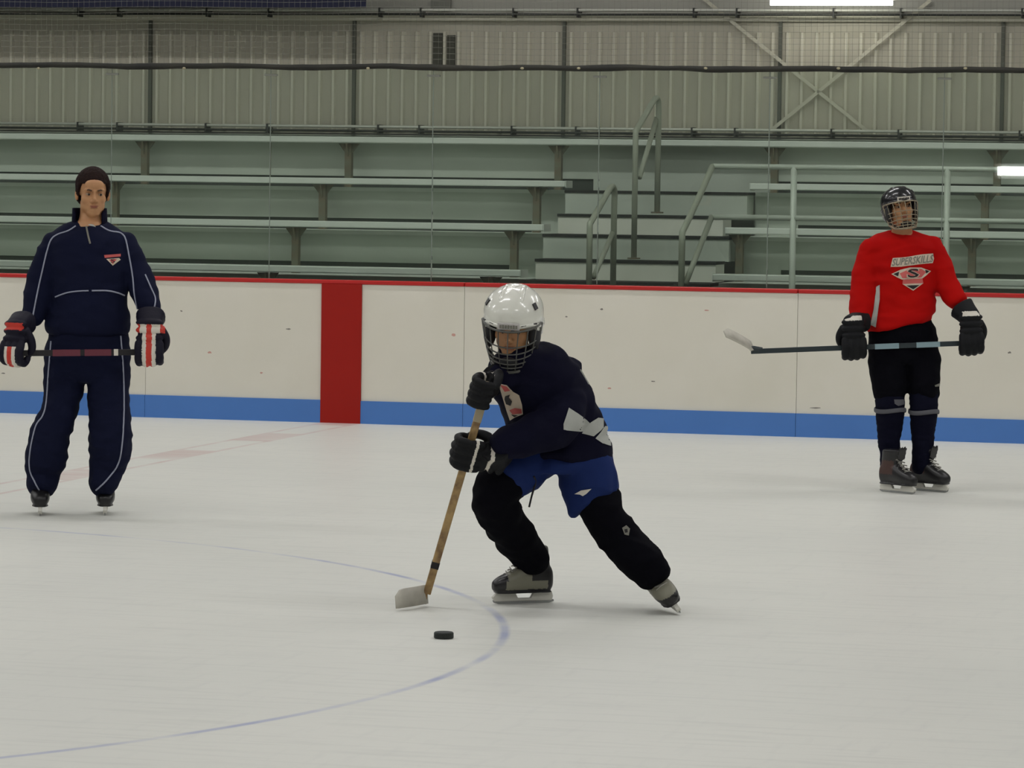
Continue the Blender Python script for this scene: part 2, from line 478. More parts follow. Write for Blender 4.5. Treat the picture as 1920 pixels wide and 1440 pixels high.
# ------------------------------------------------------------------ bleachers
M_panel = mat('stand_panel', (198, 205, 193), .75, noise_amt=.6, noise_scale=1.4, rgb2=(178, 184, 170), bump=.05, bump_scale=8)
M_bench = mat('bench_alu', (222, 228, 218), .5, noise_amt=.3, noise_scale=3, rgb2=(200, 207, 197))
M_brk = mat('bracket_steel', (112, 114, 96), .7, noise_amt=.7, noise_scale=14, rgb2=(112, 90, 64))
M_step = mat('step_white', (226, 227, 214), .6, noise_amt=.4, noise_scale=3, rgb2=(206, 207, 192))
M_nose = mat('nosing_black', (36, 38, 34), .8)
Y0, DY, RISE = 1.6, .7, .345
def bz(k): return 1.103+.345*k          # bench top
def tz(k): return 1.03+.345*(k-1)       # tread of tier k (k=1 at 1.03)
XL, XR, AL, AR = -8.0, 8.5, .922, 2.42
stand = tag(empty('bleacher_stand', (.6, 3.0, 0)), 'grey green tiered stand carrying the benches behind the glass', 'bleachers')
for k in range(0, 4):
    yr = Y0+DY*k+.27
    for x0, x1 in ([(XL, AL), (AR, XR)] if k < 3 else [(XL, XR)]):
        mm = MB(); mm.box(x0, x1, yr, yr+.02, tz(k)+(.092 if k else 0), tz(k+1)-.03 if k < 3 else bz(3)-.05); mm.build('riser', M_panel, stand)
        if k == 3:
            mm = MB(); mm.box(AL, AR, yr-.002, yr+.02, tz(3), tz(3)+.095); mm.build('riser', M_panel, stand)
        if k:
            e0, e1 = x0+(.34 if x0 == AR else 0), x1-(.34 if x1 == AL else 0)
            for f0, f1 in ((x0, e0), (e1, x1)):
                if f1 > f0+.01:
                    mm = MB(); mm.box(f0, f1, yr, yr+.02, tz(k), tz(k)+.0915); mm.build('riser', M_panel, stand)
            mm = MB(); mm.box(e0, e1, yr+.021, yr+.03, tz(k), tz(k)+.1); mm.build('foot_shade', mat('shade_dark', (70, 76, 70), .9), stand)  # dark strip set behind the riser foot, its colour stands in for bench shadow
        if k < 3:
            mm = MB(); mm.box(x0, x1, yr-.03, yr+DY, tz(k+1)-.03, tz(k+1)); mm.build('tread', M_bench, stand)
    # closing cheek of each tier at the aisle
    if k < 3:
        for xx in (AL, AR):
            mm = MB(); mm.box(xx-.012, xx+.012, yr+.02, yr+DY, 0, tz(k+1)-.031); mm.build('side_cheek', M_panel, stand)
bx = [AT(655, 290, Y0+3*DY+.1).x + 1.80*n for n in range(-4, 6)]
def bracket(x, yf, zt, parent, foot):
    mm = MB(); S = Vector((x, yf, 0))
    mm.box(x-.028, x+.028, yf+.06, yf+.12, foot, zt-.055)
    mm.prism([(-.09, 0), (.09, 0), (.022, -.09), (-.022, -.09)], Vector((x, yf+.09, zt-.056)), Vector((1, 0, 0)), Vector((0, 0, 1)), Vector((0, .012, 0)))
    mm.prism([(-.05, 0), (.12, 0), (.05, -.11), (0, -.11)], Vector((x, yf+.06, zt-.056)), Vector((0, 1, 0)), Vector((0, 0, 1)), Vector((.012, 0, 0)))
    return mm.build('bracket', M_brk, parent)
def bench(k, x0, x1, label):
    yf = Y0+DY*k; zt = bz(k)
    t = tag(empty('bleacher_bench', ((x0+x1)/2, yf+.12, tz(k))), label, 'bench', 'bleacher benches')
    mm = MB(); mm.box(x0, x1, yf, yf+.24, zt-.05, zt); mm.build('seat_plank', M_bench, t, bevel=.006)
    for xe in (x0-.004, x1):
        mm = MB(); mm.box(xe, xe+.004, yf+.01, yf+.23, zt-.056, zt+.002); mm.build('end_cap', M_bench, t)
    for x in bx:
        if x0+.05 < x < x1-.05: bracket(x, yf, zt, t, tz(k))
    return t
rows = ['lowest, just above the red rail', 'second row up', 'third row up']
for k in range(3):
    bench(k, XL, AL, 'long grey bleacher bench left of the aisle stairs, '+rows[k])
    bench(k, AR-.05*(k == 1), XR, 'long grey bleacher bench right of the aisle stairs, '+rows[k])
bench(3, XL, XR, 'topmost grey bleacher bench running the whole width under the wall')

stairs = tag(empty('aisle_stairs', ((AL+AR)/2, 2.2, 0)), 'aisle stairs with black edged steps between the bleacher benches', 'stairs')
def step(y, y1, ztop, zbot, x0, x1, m):
    mm = MB(); mm.box(x0, x1, y+.01, y1, zbot, ztop-.022); s_ = mm.build('step', m, stairs)
    mm = MB(); mm.box(x0-.005, x1+.005, y, y1, ztop-.022, ztop); mm.build('nosing', M_nose, s_)
for k in range(3):
    y = Y0+DY*k; zt = tz(k+1)
    step(y, y+.98, zt, zt-.19 if k else 0.3, AL, AR-.02, M_panel)
    if k < 2: step(y+.35, y+.69, zt+.157, zt+.001, AL+.03, AR-.14 if k else AR-.05, M_step)
step(Y0-.35, Y0-.005, tz(1)-.17, .2, AL+.03, AR-.1, M_step)

# guard rails
M_rail = mat('rail_galv', (205, 212, 200), .42, metal=.1, noise_amt=.3, noise_scale=6, rgb2=(184, 190, 176))
M_raild = mat('rail_steel', (172, 176, 160), .45, metal=.1, noise_amt=.3, noise_scale=6, rgb2=(146, 148, 132))
GY = 1.3
guard = tag(empty('guard_rail', (4, GY, 0)), 'long grey pipe guard rail in front of the right hand benches', 'railing')
zt1 = AT(1487, 313.5, GY).z; zt2 = AT(1487, 409, GY).z; xg = AT(1336, 312, GY).x
for z in (zt1, zt2):
    mm = MB(); mm.tube([Vector((xg, GY, z)), Vector((7.0, GY, z))], .021, 10); mm.build('rail', M_rail, guard, True)
for u in (1487, 1775):
    xx = AT(u, 420, GY).x
    for q in ([xx] if u == 1487 else [xx, xx+1.17, xx+2.3]):
        mm = MB(); mm.tube([Vector((q, GY+.0, -.01)), Vector((q, GY, zt1))], .024, 10); mm.build('post', M_rail, guard, True)
def pt(u, v, Y): return AT(u, v, Y)
p0 = Vector((xg, GY, zt1)); p1 = pt(1279, 441, GY-.72); p2 = Vector((p1.x, p1.y, -.01))
mm = MB(); mm.tube(catmull([tuple(p0), tuple(p0*.5+p1*.5), tuple(p1+Vector((0, 0, .02)))], 4)+[tuple(p1-Vector((0, 0, .06))), tuple(p2)], .024, 10)
mm.build('stair_rail', M_raild, guard, True)
p0 = Vector((xg, GY, zt2)); p1 = pt(1285, 532, GY-.72)
mm = MB(); mm.tube([p0, p1], .022, 10); mm.build('stair_rail', M_raild, guard, True)

def hoop(front_u, front_top, front_bot, rear_u, rear_top, rear_bot, Yf, label, low):
    Yr = Yf+DY
    a0 = AT(front_u, front_bot, Yf); a1 = AT(front_u, front_top, Yf); r1 = AT(rear_u-4, rear_top, Yr-.1); r0 = AT(rear_u, rear_bot, Yr)
    t = tag(empty('stair_handrail', (a0.x, (Yf+Yr)/2, a0.z)), label, 'handrail', 'hooped handrails in the aisle')
    a0 = Vector((a1.x, Yf, a0.z)); r0 = Vector((r0.x, Yr, r0.z))
    path = [a1, a1.lerp(r1, .5), r1, Vector((r1.x+.01, Yr-.02, r1.z-.015)), Vector((r0.x, Yr, r1.z-.13))]
    mm = MB(); mm.tube([a0, a1-Vector((0, 0, .03))]+catmull([tuple(q) for q in path], 5)+[r0], .023, 10); mm.build('hoop', M_raild, t, True)
    l0 = AT(low[0][0], low[0][1], Yf+.05); l1 = AT(low[1][0], low[1][1], Yr)
    mm = MB(); mm.tube([l0, l1], .02, 10); mm.build('lower_bar', M_raild, t, True)
    for q in (a0, r0):
        mm = MB(); mm.tube([q, q+Vector((0, 0, .012))], .05, 12); mm.build('foot_flange', M_brk, t)
hoop(1192, 246, 486, 1232, 186, 400, 1.99, 'tall hooped steel handrail in the aisle, upper of the two', [(1199, 333), (1231, 222)])
hoop(1106, 420, 640, 1149, 352, 560, .62, 'hooped steel handrail in the aisle, lower one near the boards', [(1113, 520), (1149, 436)])

# ------------------------------------------------------------------ back wall
YW = 4.25
wall = tag(empty('wall_back', (0, YW, 0)), 'grey corrugated metal wall behind the bleachers', kind='structure')
M_wall = mat('wall_metal', (186, 181, 164), .6, noise_amt=.5, noise_scale=1.2, rgb2=(164, 160, 146), bump=.04, bump_scale=10)
M_wtop = mat('wall_upper', (172, 170, 160), .6, noise_amt=.3, noise_scale=1)
M_rib = mat('wall_rib', (206, 202, 184), .5)
M_post = mat('wall_post', (92, 94, 84), .7)
zb, zt_ = 2.16, 3.12
wx = [AT(u, 130, YW).x for u in (283, 672, 1057, 1463)]
dxw = (wx[-1]-wx[0])/3
posts = [wx[0]+dxw*k for k in range(-4, 8)]
rib_proto = None
for a, b in zip(posts[:-1], posts[1:]):
    mm = MB(); mm.box(a+.012, b-.012, YW, YW+.02, zb, zt_); pnl = mm.build('wall_sheet', M_wall, wall)
    n = 15
    for i in range(n):
        xr = a + (i+.5)*(b-a)/n
        if rib_proto is None:
            q = MB(); q.prism([(-.022, 0), (.022, 0), (.010, -.024), (-.010, -.024)], Vector((xr, YW, (zb+zt_)/2-.03)), Vector((1, 0, 0)), Vector((0, 1, 0)), Vector((0, 0, zt_-zb-.12)))
            rib_proto = q.build('rib', M_rib, pnl)
        else:
            inst(rib_proto, pnl, Vector((xr, WORLD_AT[rib_proto.name].y, WORLD_AT[rib_proto.name].z)))
    mm = MB(); mm.box(b-.014, b+.014, YW-.03, YW+.015, zb, zt_); mm.build('wall_post', M_post, wall)
mm = MB(); mm.box(-26, 30, YW-.035, YW+.02, zt_, zt_+.05); mm.build('header', M_rib, wall)
mm = MB(); mm.box(-26, 30, YW+.0, YW+.05, zt_+.05, 6.6); mm.build('upper_panel', M_wtop, wall)
mm = MB(); mm.box(-26, 30, YW+.0, YW+.05, -.2, zb); mm.build('lower_panel', M_panel, wall)
# dark vent openings on the wall
for u0, u1, v0, v1 in ((812, 830, 62, 124), (838, 853, 66, 124)):
    a = AT(u0, v1, YW-.02); b = AT(u1, v0, YW-.02)
    mm = MB(); mm.box(a.x, b.x, YW-.026, YW-.002, a.z, b.z); mm.build('vent_slot', mat('vent_dark', (74, 74, 64), .8), wall)
a = AT(808, 20, YW-.02); b = AT(846, -60, YW-.02)
mm = MB(); mm.box(a.x, b.x, YW-.03, YW-.002, a.z, b.z); mm.build('flue', mat('flue_grey', (120, 120, 112), .7), wall)
# cross bracing
M_brace = mat('brace', (198, 194, 176), .5)
def brace(pts):
    P = [AT(u, v, YW-.05) for u, v in pts]; d = P[-1]-P[0]; n = Vector((-d.z, 0, d.x)).normalized()
    mm = MB(); mm.obox((P[0]+P[-1])*.5, d*.5, n*.014, Vector((0, .004, 0))); mm.build('brace', M_brace, wall)
brace([(1310, -10), (1625, 245)]); brace([(1745, 0), (1445, 245)])

# shiny pipes on the wall
M_pipe = mat('pipe', (206, 206, 196), .3, metal=.25)
M_pipe_d = mat('pipe_dark', (44, 46, 42), .5)
def pipe(v0, v1, label, Y, two):
    a = AT(0, v0, Y); b = AT(1920, v1, Y); z = (a.z+b.z)/2
    t = tag(empty('wall_pipe', (0, Y, z)), label, 'pipe')
    mm = MB(); mm.tube([Vector((-9, Y, z)), Vector((9, Y, z))], .013, 10); mm.build('tube', M_pipe, t, True)
    mm = MB(); mm.tube([Vector((-9, Y-.01, z-.036)), Vector((9, Y-.01, z-.036))], .010, 8); mm.build('conduit', M_pipe_d, t, True)
    if two:
        mm = MB(); mm.tube([Vector((-9, Y, z-.062)), Vector((9, Y, z-.062))], .006, 8); mm.build('cable', M_pipe_d, t, True)
    x = -5.2; i = 0; proto = None
    while x < 6:
        if proto is None:
            mm = MB(); mm.box(x-.007, x+.007, Y-.02, YW, z-.06, z+.018); proto = mm.build('clamp', M_pipe_d, t)
        else: inst(proto, t, Vector((x, WORLD_AT[proto.name].y, WORLD_AT[proto.name].z)))
        x += [.55, .98, .36, .8][i % 4]; i += 1
    return t
pipe(231, 249, 'shiny horizontal pipe and dark conduit just above the top bench', YW-.12, True)
pipe(13, 25, 'shiny horizontal pipe with clamps along the top of the wall', YW-.12, False)

# banner hanging top left
a = AT(686, 14, 3.6); zbn = a.z
ban = tag(empty('banner', (-2, 3.6, zbn)), 'dark navy banner hanging at the top left corner above the pipe', 'banner')
mm = MB(); mm.box(-7, a.x, 3.6, 3.61, zbn, zbn+1.0); mm.build('cloth', mat('banner_navy', (22, 26, 58), .7, noise_amt=.3), ban)
mm = MB(); mm.tube([Vector((-7, 3.606, zbn+.99)), Vector((a.x+.03, 3.606, zbn+.99))], .018, 8); mm.build('hanging_rod', M_pipe_d, ban, True)
for x in (-6.5, -4, -2.2):
    mm = MB(); mm.tube([Vector((x, 3.606, zbn+1.0)), Vector((x, 3.606, 6.45))], .003, 5); mm.build('hanging_wire', M_pipe_d, ban)

# lit fluorescent lamp near the wall top
a = AT(1440, 10, 3.85); b = AT(1678, 10, 3.85)
fl = tag(empty('strip_light', ((a.x+b.x)/2, 3.85, a.z)), 'glowing white fluorescent strip light at the top of the wall', 'lamp')
mm = MB(); mm.tube([Vector((a.x+.02, 3.85, a.z+.02)), Vector((b.x-.02, 3.85, a.z+.02))], .022, 10); mm.build('lamp_tube', emit('tube_glow', (255, 255, 246), 9), fl, True)
mm = MB(); mm.box(a.x, b.x, 3.83, 3.95, a.z+.045, a.z+.10); mm.build('housing', mat('lamp_white', (220, 220, 214), .5), fl, bevel=.004)
for x in (a.x+.2, b.x-.2):
    mm = MB(); mm.box(x-.02, x+.02, 3.95, YW, a.z+.06, a.z+.085); mm.build('arm', M_pipe_d, fl)

# rest of the arena
M_hall = mat('hall_wall', (150, 152, 144), .8, noise_amt=.2, noise_scale=.5)
mm = MB(); mm.box(-26, 30, -33, YW+.05, 6.6, 6.75); tag(mm.build('ceiling', mat('ceiling_grey', (176, 178, 172), .8)), kind='structure')
mm = MB(); mm.box(-26.2, -26, -33, YW, -.2, 6.6); tag(mm.build('wall_left', M_hall), kind='structure')
mm = MB(); mm.box(30, 30.2, -33, YW, -.2, 6.6); tag(mm.build('wall_right', M_hall), kind='structure')
mm = MB(); mm.box(-26, 30, -33.2, -33, -.2, 6.6); tag(mm.build('wall_front', M_hall), kind='structure')
mm = MB(); mm.box(-26, 30, -33, -26.2, -.2, -.01); tag(mm.build('floor_lobby', MATS['concrete']), kind='structure')
# lobby strip lamp on the wall behind the photographer, mirrored in the rink glass
def mirror(u, v, Y):
    p = AT(u, v, .045); d = ray(u, v); d = Vector((d.x, -d.y, d.z)); return p + d*((Y-p.y)/d.y)
a = mirror(1870, 329, -32.9); b = mirror(1960, 313, -32.9)
lob = tag(empty('lobby_lamp', ((a.x+b.x)/2, -32.95, min(a.z, b.z))), 'bright lobby strip lamp seen mirrored in the rink glass at right', 'lamp')
x0, x1 = sorted((a.x, b.x)); z0, z1 = sorted((a.z, b.z))
mm = MB(); mm.box(x0, x1, -32.93, -32.89, z0, z1); mm.build('lamp_diffuser', emit('lobby_glow', (255, 255, 255), 30), lob, bevel=.01)
mm = MB(); mm.box(x0-.05, x1+.05, -33.0, -32.93, z0-.05, z1+.05); mm.build('housing', MATS['lamp_white'], lob)

# ------------------------------------------------------------------ people
M_skin = mat('skin', (188, 140, 98), .6, noise_amt=.3, noise_scale=25, rgb2=(178, 122, 88))
M_lip = mat('lip', (142, 86, 66), .6)
M_hair = mat('hair_brown', (38, 23, 20), .8, noise_amt=.6, noise_scale=60, rgb2=(22, 13, 12), bump=.5, bump_scale=120, spec=.15)
M_eyew = mat('eye_white', (150, 132, 112), .3)
M_iris = mat('iris', (40, 26, 18), .2)
M_brow = mat('brow', (82, 56, 38), .8)
M_navy = mat('cloth_navy', (18, 22, 46), .85, noise_amt=.35, noise_scale=6, rgb2=(14, 17, 36), bump=.1, bump_scale=180, spec=.12)
M_navy2 = mat('cloth_navy_dark', (16, 16, 36), .85, noise_amt=.35, noise_scale=6, rgb2=(11, 11, 26), bump=.1, bump_scale=180, spec=.1)
M_black = mat('cloth_black', (11, 11, 17), .9, noise_amt=.3, noise_scale=8, rgb2=(7, 7, 11), bump=.1, bump_scale=160, spec=.06)
M_sock = mat('cloth_sock', (15, 16, 32), .9, bump=.15, bump_scale=150, spec=.08)
M_red = mat('cloth_red', (176, 14, 10), .85, noise_amt=.5, noise_scale=5, rgb2=(164, 12, 15), bump=.1, bump_scale=180, spec=.08)
M_blue = mat('cloth_blue', (30, 46, 96), .8, noise_amt=.4, noise_scale=6, rgb2=(22, 35, 76), bump=.08, bump_scale=150, spec=.1)
M_pipe_w = mat('piping_grey', (150, 154, 172), .6)
M_cream = mat('print_cream', (206, 190, 170), .7)
M_grey = mat('print_grey', (124, 122, 112), .7)
M_ink = mat('print_black', (24, 20, 22), .7)
M_pink = mat('print_pink', (198, 92, 88), .7)
M_wht = mat('cloth_white', (178, 180, 174), .75, noise_amt=.3, noise_scale=10)
M_gb = mat('glove_black', (18, 19, 22), .6, bump=.1, bump_scale=120, spec=.2)
M_gn = mat('glove_navy', (20, 18, 34), .6, bump=.1, bump_scale=120, spec=.2)
M_gr = mat('glove_red', (196, 50, 34), .55)
M_gw = mat('glove_white', (214, 208, 196), .55)
M_bootk = mat('boot_black', (24, 23, 25), .35)
M_bootg = mat('boot_grey', (128, 126, 110), .45)
M_hold = mat('holder_white', (216, 214, 204), .4)
M_steel = mat('blade_steel', (170, 172, 172), .25, metal=.8)
M_lace = mat('lace', (150, 148, 140), .8)
X_, Y_, Z_ = Vector((1, 0, 0)), Vector((0, 1, 0)), Vector((0, 0, 1))
TOCAM = -Vector((F_.x, F_.y, 0)).normalized()        # level direction from the players to the photographer
RIGHT = Vector((R_.x, R_.y, 0)).normalized()          # picture right
# basis of a head that looks at the photographer: x = picture right, y = face forward, z = up
def head_matrix(c, yaw=0, pitch=0, roll=0, s=1.0):
    B = Matrix((RIGHT, TOCAM, Z_)).transposed()
    # yaw > 0 turns the face to picture right, pitch > 0 nods down, roll > 0 tips the crown to picture right
    Rm = B @ Matrix.Rotation(math.radians(-yaw), 3, 'Z') @ Matrix.Rotation(math.radians(-pitch), 3, 'X') @ Matrix.Rotation(math.radians(roll), 3, 'Y')
    M = (Rm*s).to_4x4(); M.translation = c; return M
def flip_ok(M): return M.to_3x3().determinant() > 0

def head_blobs(mb, M, neck_to):
    R3 = M.to_3x3()
    def e(c, r): mb.ell(M @ Vector(c), r, R3, 18, 12)
    e((0, -.018, .034), (.074, .094, .082)); e((0, .018, -.03), (.06, .070, .082))
    e((0, .050, -.092), (.036, .032, .025)); e((0, .03, -.07), (.05, .055, .036))
    for s in (-1, 1):
        e((s*.034, .014, -.056), (.027, .048, .040)); e((s*.033, .046, -.026), (.030, .030, .030))
        e((s*.012, .092, -.036), (.009, .011, .008)); e((s*.078, -.012, -.010), (.011, .020, .031))
        e((s*.03, .076, .021), (.024, .015, .009))
    e((0, .07, .045), (.05, .022, .03)); e((0, .082, -.062), (.022, .012, .014)); e((0, .075, -.082), (.02, .014, .008))
    mb.tube([M @ Vector(p) for p in ((0, .082, .018), (0, .090, -.004), (0, .104, -.026), (0, .100, -.036))], [.008*s_ for s_ in (1, 1.05, 1.5, 1.1)], 10)
    sc = abs(M.to_scale().x)
    mb.limb([(M @ Vector((0, -.02, -.045)), .060*sc), (M @ Vector((0, -.018, -.11)), .059*sc), (neck_to, .064*sc)], 18, 5)
def face_parts(M, person):
    R3 = M.to_3x3(); s0 = abs(M.to_scale().x)
    for s in (-1, 1):
        c = M @ Vector((s*.030, .074, -.001)); mb = MB(); mb.ell(c, (.0125, .012, .0055), R3, 14, 10)
        o = mb.build('eye', M_eyew, person, True)
        mb = MB(); mb.ell(M @ Vector((s*.030+.002, .0835, -.002)), (.0055, .004, .0058), R3, 10, 8); mb.build('iris', M_iris, o, True)
        mb = MB(); mb.tube([M @ Vector((s*.014, .092, .017)), M @ Vector((s*.03, .0915, .022)), M @ Vector((s*.046, .078, .018))], [.004*s0, .0045*s0, .0025*s0], 8)
        mb.build('eyebrow', M_brow, person, True)
    mb = MB(); mb.ell(M @ Vector((0, .0915, -.0585)), (.024, .006, .0034), R3, 14, 8); mb.ell(M @ Vector((0, .0915, -.0665)), (.019, .006, .0038), R3, 14, 8)
    me = fuse(mb, .0015, 2); link('mouth', me, M_lip, person)
def person_body(name, M, neck, chains, label, base, voxel=.0045):
    mb = MB(); head_blobs(mb, M, neck)
    for ch in chains: mb.limb([(p, r) for p, r in ch], 14, 4)
    me = fuse(mb, voxel, 5)
    o = link(name, me, M_skin, None, base)
    return tag(o, label, 'person')

def garment(name, mb, m, person, voxel=.009, smooth=6, wr=None, mats=None, fn=None):
    me = fuse(mb, voxel, smooth, wr)
    bv = bvh_of(me)
    if mats: paint(me, mats, fn)
    return link(name, me, m, person), bv

def glove(person, O, A, D, N, wrist, mats, fn, s=1.0, label=None, thumb=1, cuff=.12):
    """O grip centre on the stick, A across the knuckles (towards the index), D wrist to knuckles, N out of the back of the hand"""
    A = A.normalized(); D = (D-A*D.dot(A)).normalized(); N = (N-A*N.dot(A)-D*N.dot(D)).normalized()
    def P(a, d, n): return O + (A*a + D*d + N*n)*s
    mb = MB()
    for i in range(4):
        a = .048-.032*i; ln = (1.0, 1.08, 1.04, .9)[i]
        seg = [P(a, -.045, .036), P(a, .012*ln, .050), P(a, .052*ln, .030), P(a*.97, .052*ln, -.014), P(a*.95, .018, -.036)]
        for j in range(4):
            d = seg[j+1]-seg[j]; q0 = seg[j]+d*.06; q1 = seg[j+1]-d*.06; r = (.0195, .019, .0175, .016)[j]*s
            mb.limb([(q0, r*.93), ((q0+q1)*.5, r*1.04), (q1, r*.93)], 12, 3)
    # back of the hand: three padded rolls, then palm
    for j, dd in enumerate((-.062, -.098, -.132)):
        R3 = Matrix((A, D, N)).transposed()
        mb.ell(P(0, dd, .030), (.064*s, .0225*s, .030*s), R3, 20, 12)
    mb.ell(P(0, -.075, .012), (.056*s, .07*s, .030*s), Matrix((A, D, N)).transposed(), 20, 12)
    # thumb leaves the side of the palm near its base
    t = thumb
    mb.limb([(P(t*.050, -.105, .010), .020*s), (P(t*.070, -.062, -.008), .021*s), (P(t*.066, -.022, -.030), .019*s), (P(t*.042, .006, -.040), .016*s)], 12, 4)
    # flared cuff round the wrist
    c0 = P(0, -.130, .012); c1 = wrist; ax = (c0-c1).normalized(); u = (A-ax*A.dot(ax)).normalized(); w = ax.cross(u)
    ln = min((c0-c1).length, cuff*s)
    c1 = c0-ax*ln
    mb.loft([(c0+ax*.02*s, u, w, .050*s, .034*s), (c0, u, w, .056*s, .042*s), (c0-ax*ln*.5, u, w, .060*s, .050*s), (c1, u, w, .068*s, .058*s), (c1-ax*.004, u, w, .066*s, .056*s)], 24, 4, 2.6)
    me = fuse(mb, .0042*s, 2)
    def local(p):
        q = (p-O)/s; return q.dot(A), q.dot(D), q.dot(N)
    paint(me, mats, lambda p: fn(*local(p)))
    g = link('glove', me, None, person)
    return g, bvh_of(me), P

def skate(person, toe_c, fwd, up, s, boot_mats, fn, laces=True, tongue=True):
    """toe_c: point of the blade under the middle of the foot (world), fwd heel to toe, up along the shin side of the blade"""
    fwd = fwd.normalized(); up = (up-fwd*up.dot(fwd)).normalized(); sd = fwd.cross(up)
    def P(x, y, z): return toe_c + (fwd*x+sd*y+up*z)*s
    mb = MB()
    F = [(.148, .078, .014, .014), (.140, .080, .030, .024), (.115, .086, .043, .035), (.07, .096, .050, .045), (.02, .108, .048, .057), (-.04, .122, .043, .070), (-.09, .118, .040, .066), (-.118, .11, .034, .055), (-.130, .105, .02, .035)]
    mb.loft([(P(x, 0, z), sd, up, w*s, h*s) for x, z, w, h in F], 24, 4, 2.4)
    mb.loft([(P(-.055, 0, .10), sd, fwd, .042*s, .068*s), (P(-.052, 0, .16), sd, fwd, .043*s, .066*s), (P(-.044, 0, .21), sd, fwd, .047*s, .066*s), (P(-.036, 0, .245), sd, fwd, .050*s, .070*s), (P(-.034, 0, .255), sd, fwd, .046*s, .064*s)], 24, 4, 2.4)
    if tongue: mb.loft([(P(.03, 0, .14), sd, up, .03*s, .02*s), (P(.028, 0, .2), sd, up, .034*s, .02*s), (P(.045, 0, .27), sd, up, .036*s, .012*s)], 16, 4, 2.4)
    mb.loft([(P(x, 0, .052), sd, up, w*s, .006*s) for x, w in ((.135, .03), (.09, .044), (.02, .036), (-.05, .036), (-.12, .032))], 16, 3, 3)
    me = fuse(mb, .005*s, 3)
    paint(me, boot_mats, lambda p: fn((p-toe_c).dot(fwd)/s, (p-toe_c).dot(sd)/s, (p-toe_c).dot(up)/s))
    b = link('skate_boot', me, None, person)
    # plastic holder with its two pillars and the gap between
    prof = [(-.128, .052), (-.135, .030), (-.130, .012), (.140, .012), (.150, .030), (.128, .052), (.045, .052), (.030, .024), (-.030, .024), (-.045, .052)]
    mb = MB(); mb.prism(prof, toe_c, fwd*s, up*s, sd*(.020*s)); mb.build('blade_holder', M_hold, b, bevel=.002*s)
    prof = [(-.140, .014), (-.142, .006), (-.12, 0), (.12, 0), (.142, .006), (.148, .016)]
    mb = MB(); mb.prism(prof, toe_c, fwd*s, up*s, sd*(.004*s)); mb.build('blade', M_steel, b)
    if laces:
        mb = MB()
        for i in range(5):
            x = .085-.018*i; z = .128+.017*i
            mb.tube([P(x, -.028, z), P(x+.004, 0, z+.006), P(x, .028, z)], .0035*s, 6)
            mb.tube([P(x, -.026, z), P(x-.008, .026, z+.013)], .003*s, 6)
        tag(mb.build('laces', M_lace, b, True), kind='stuff')
    return b

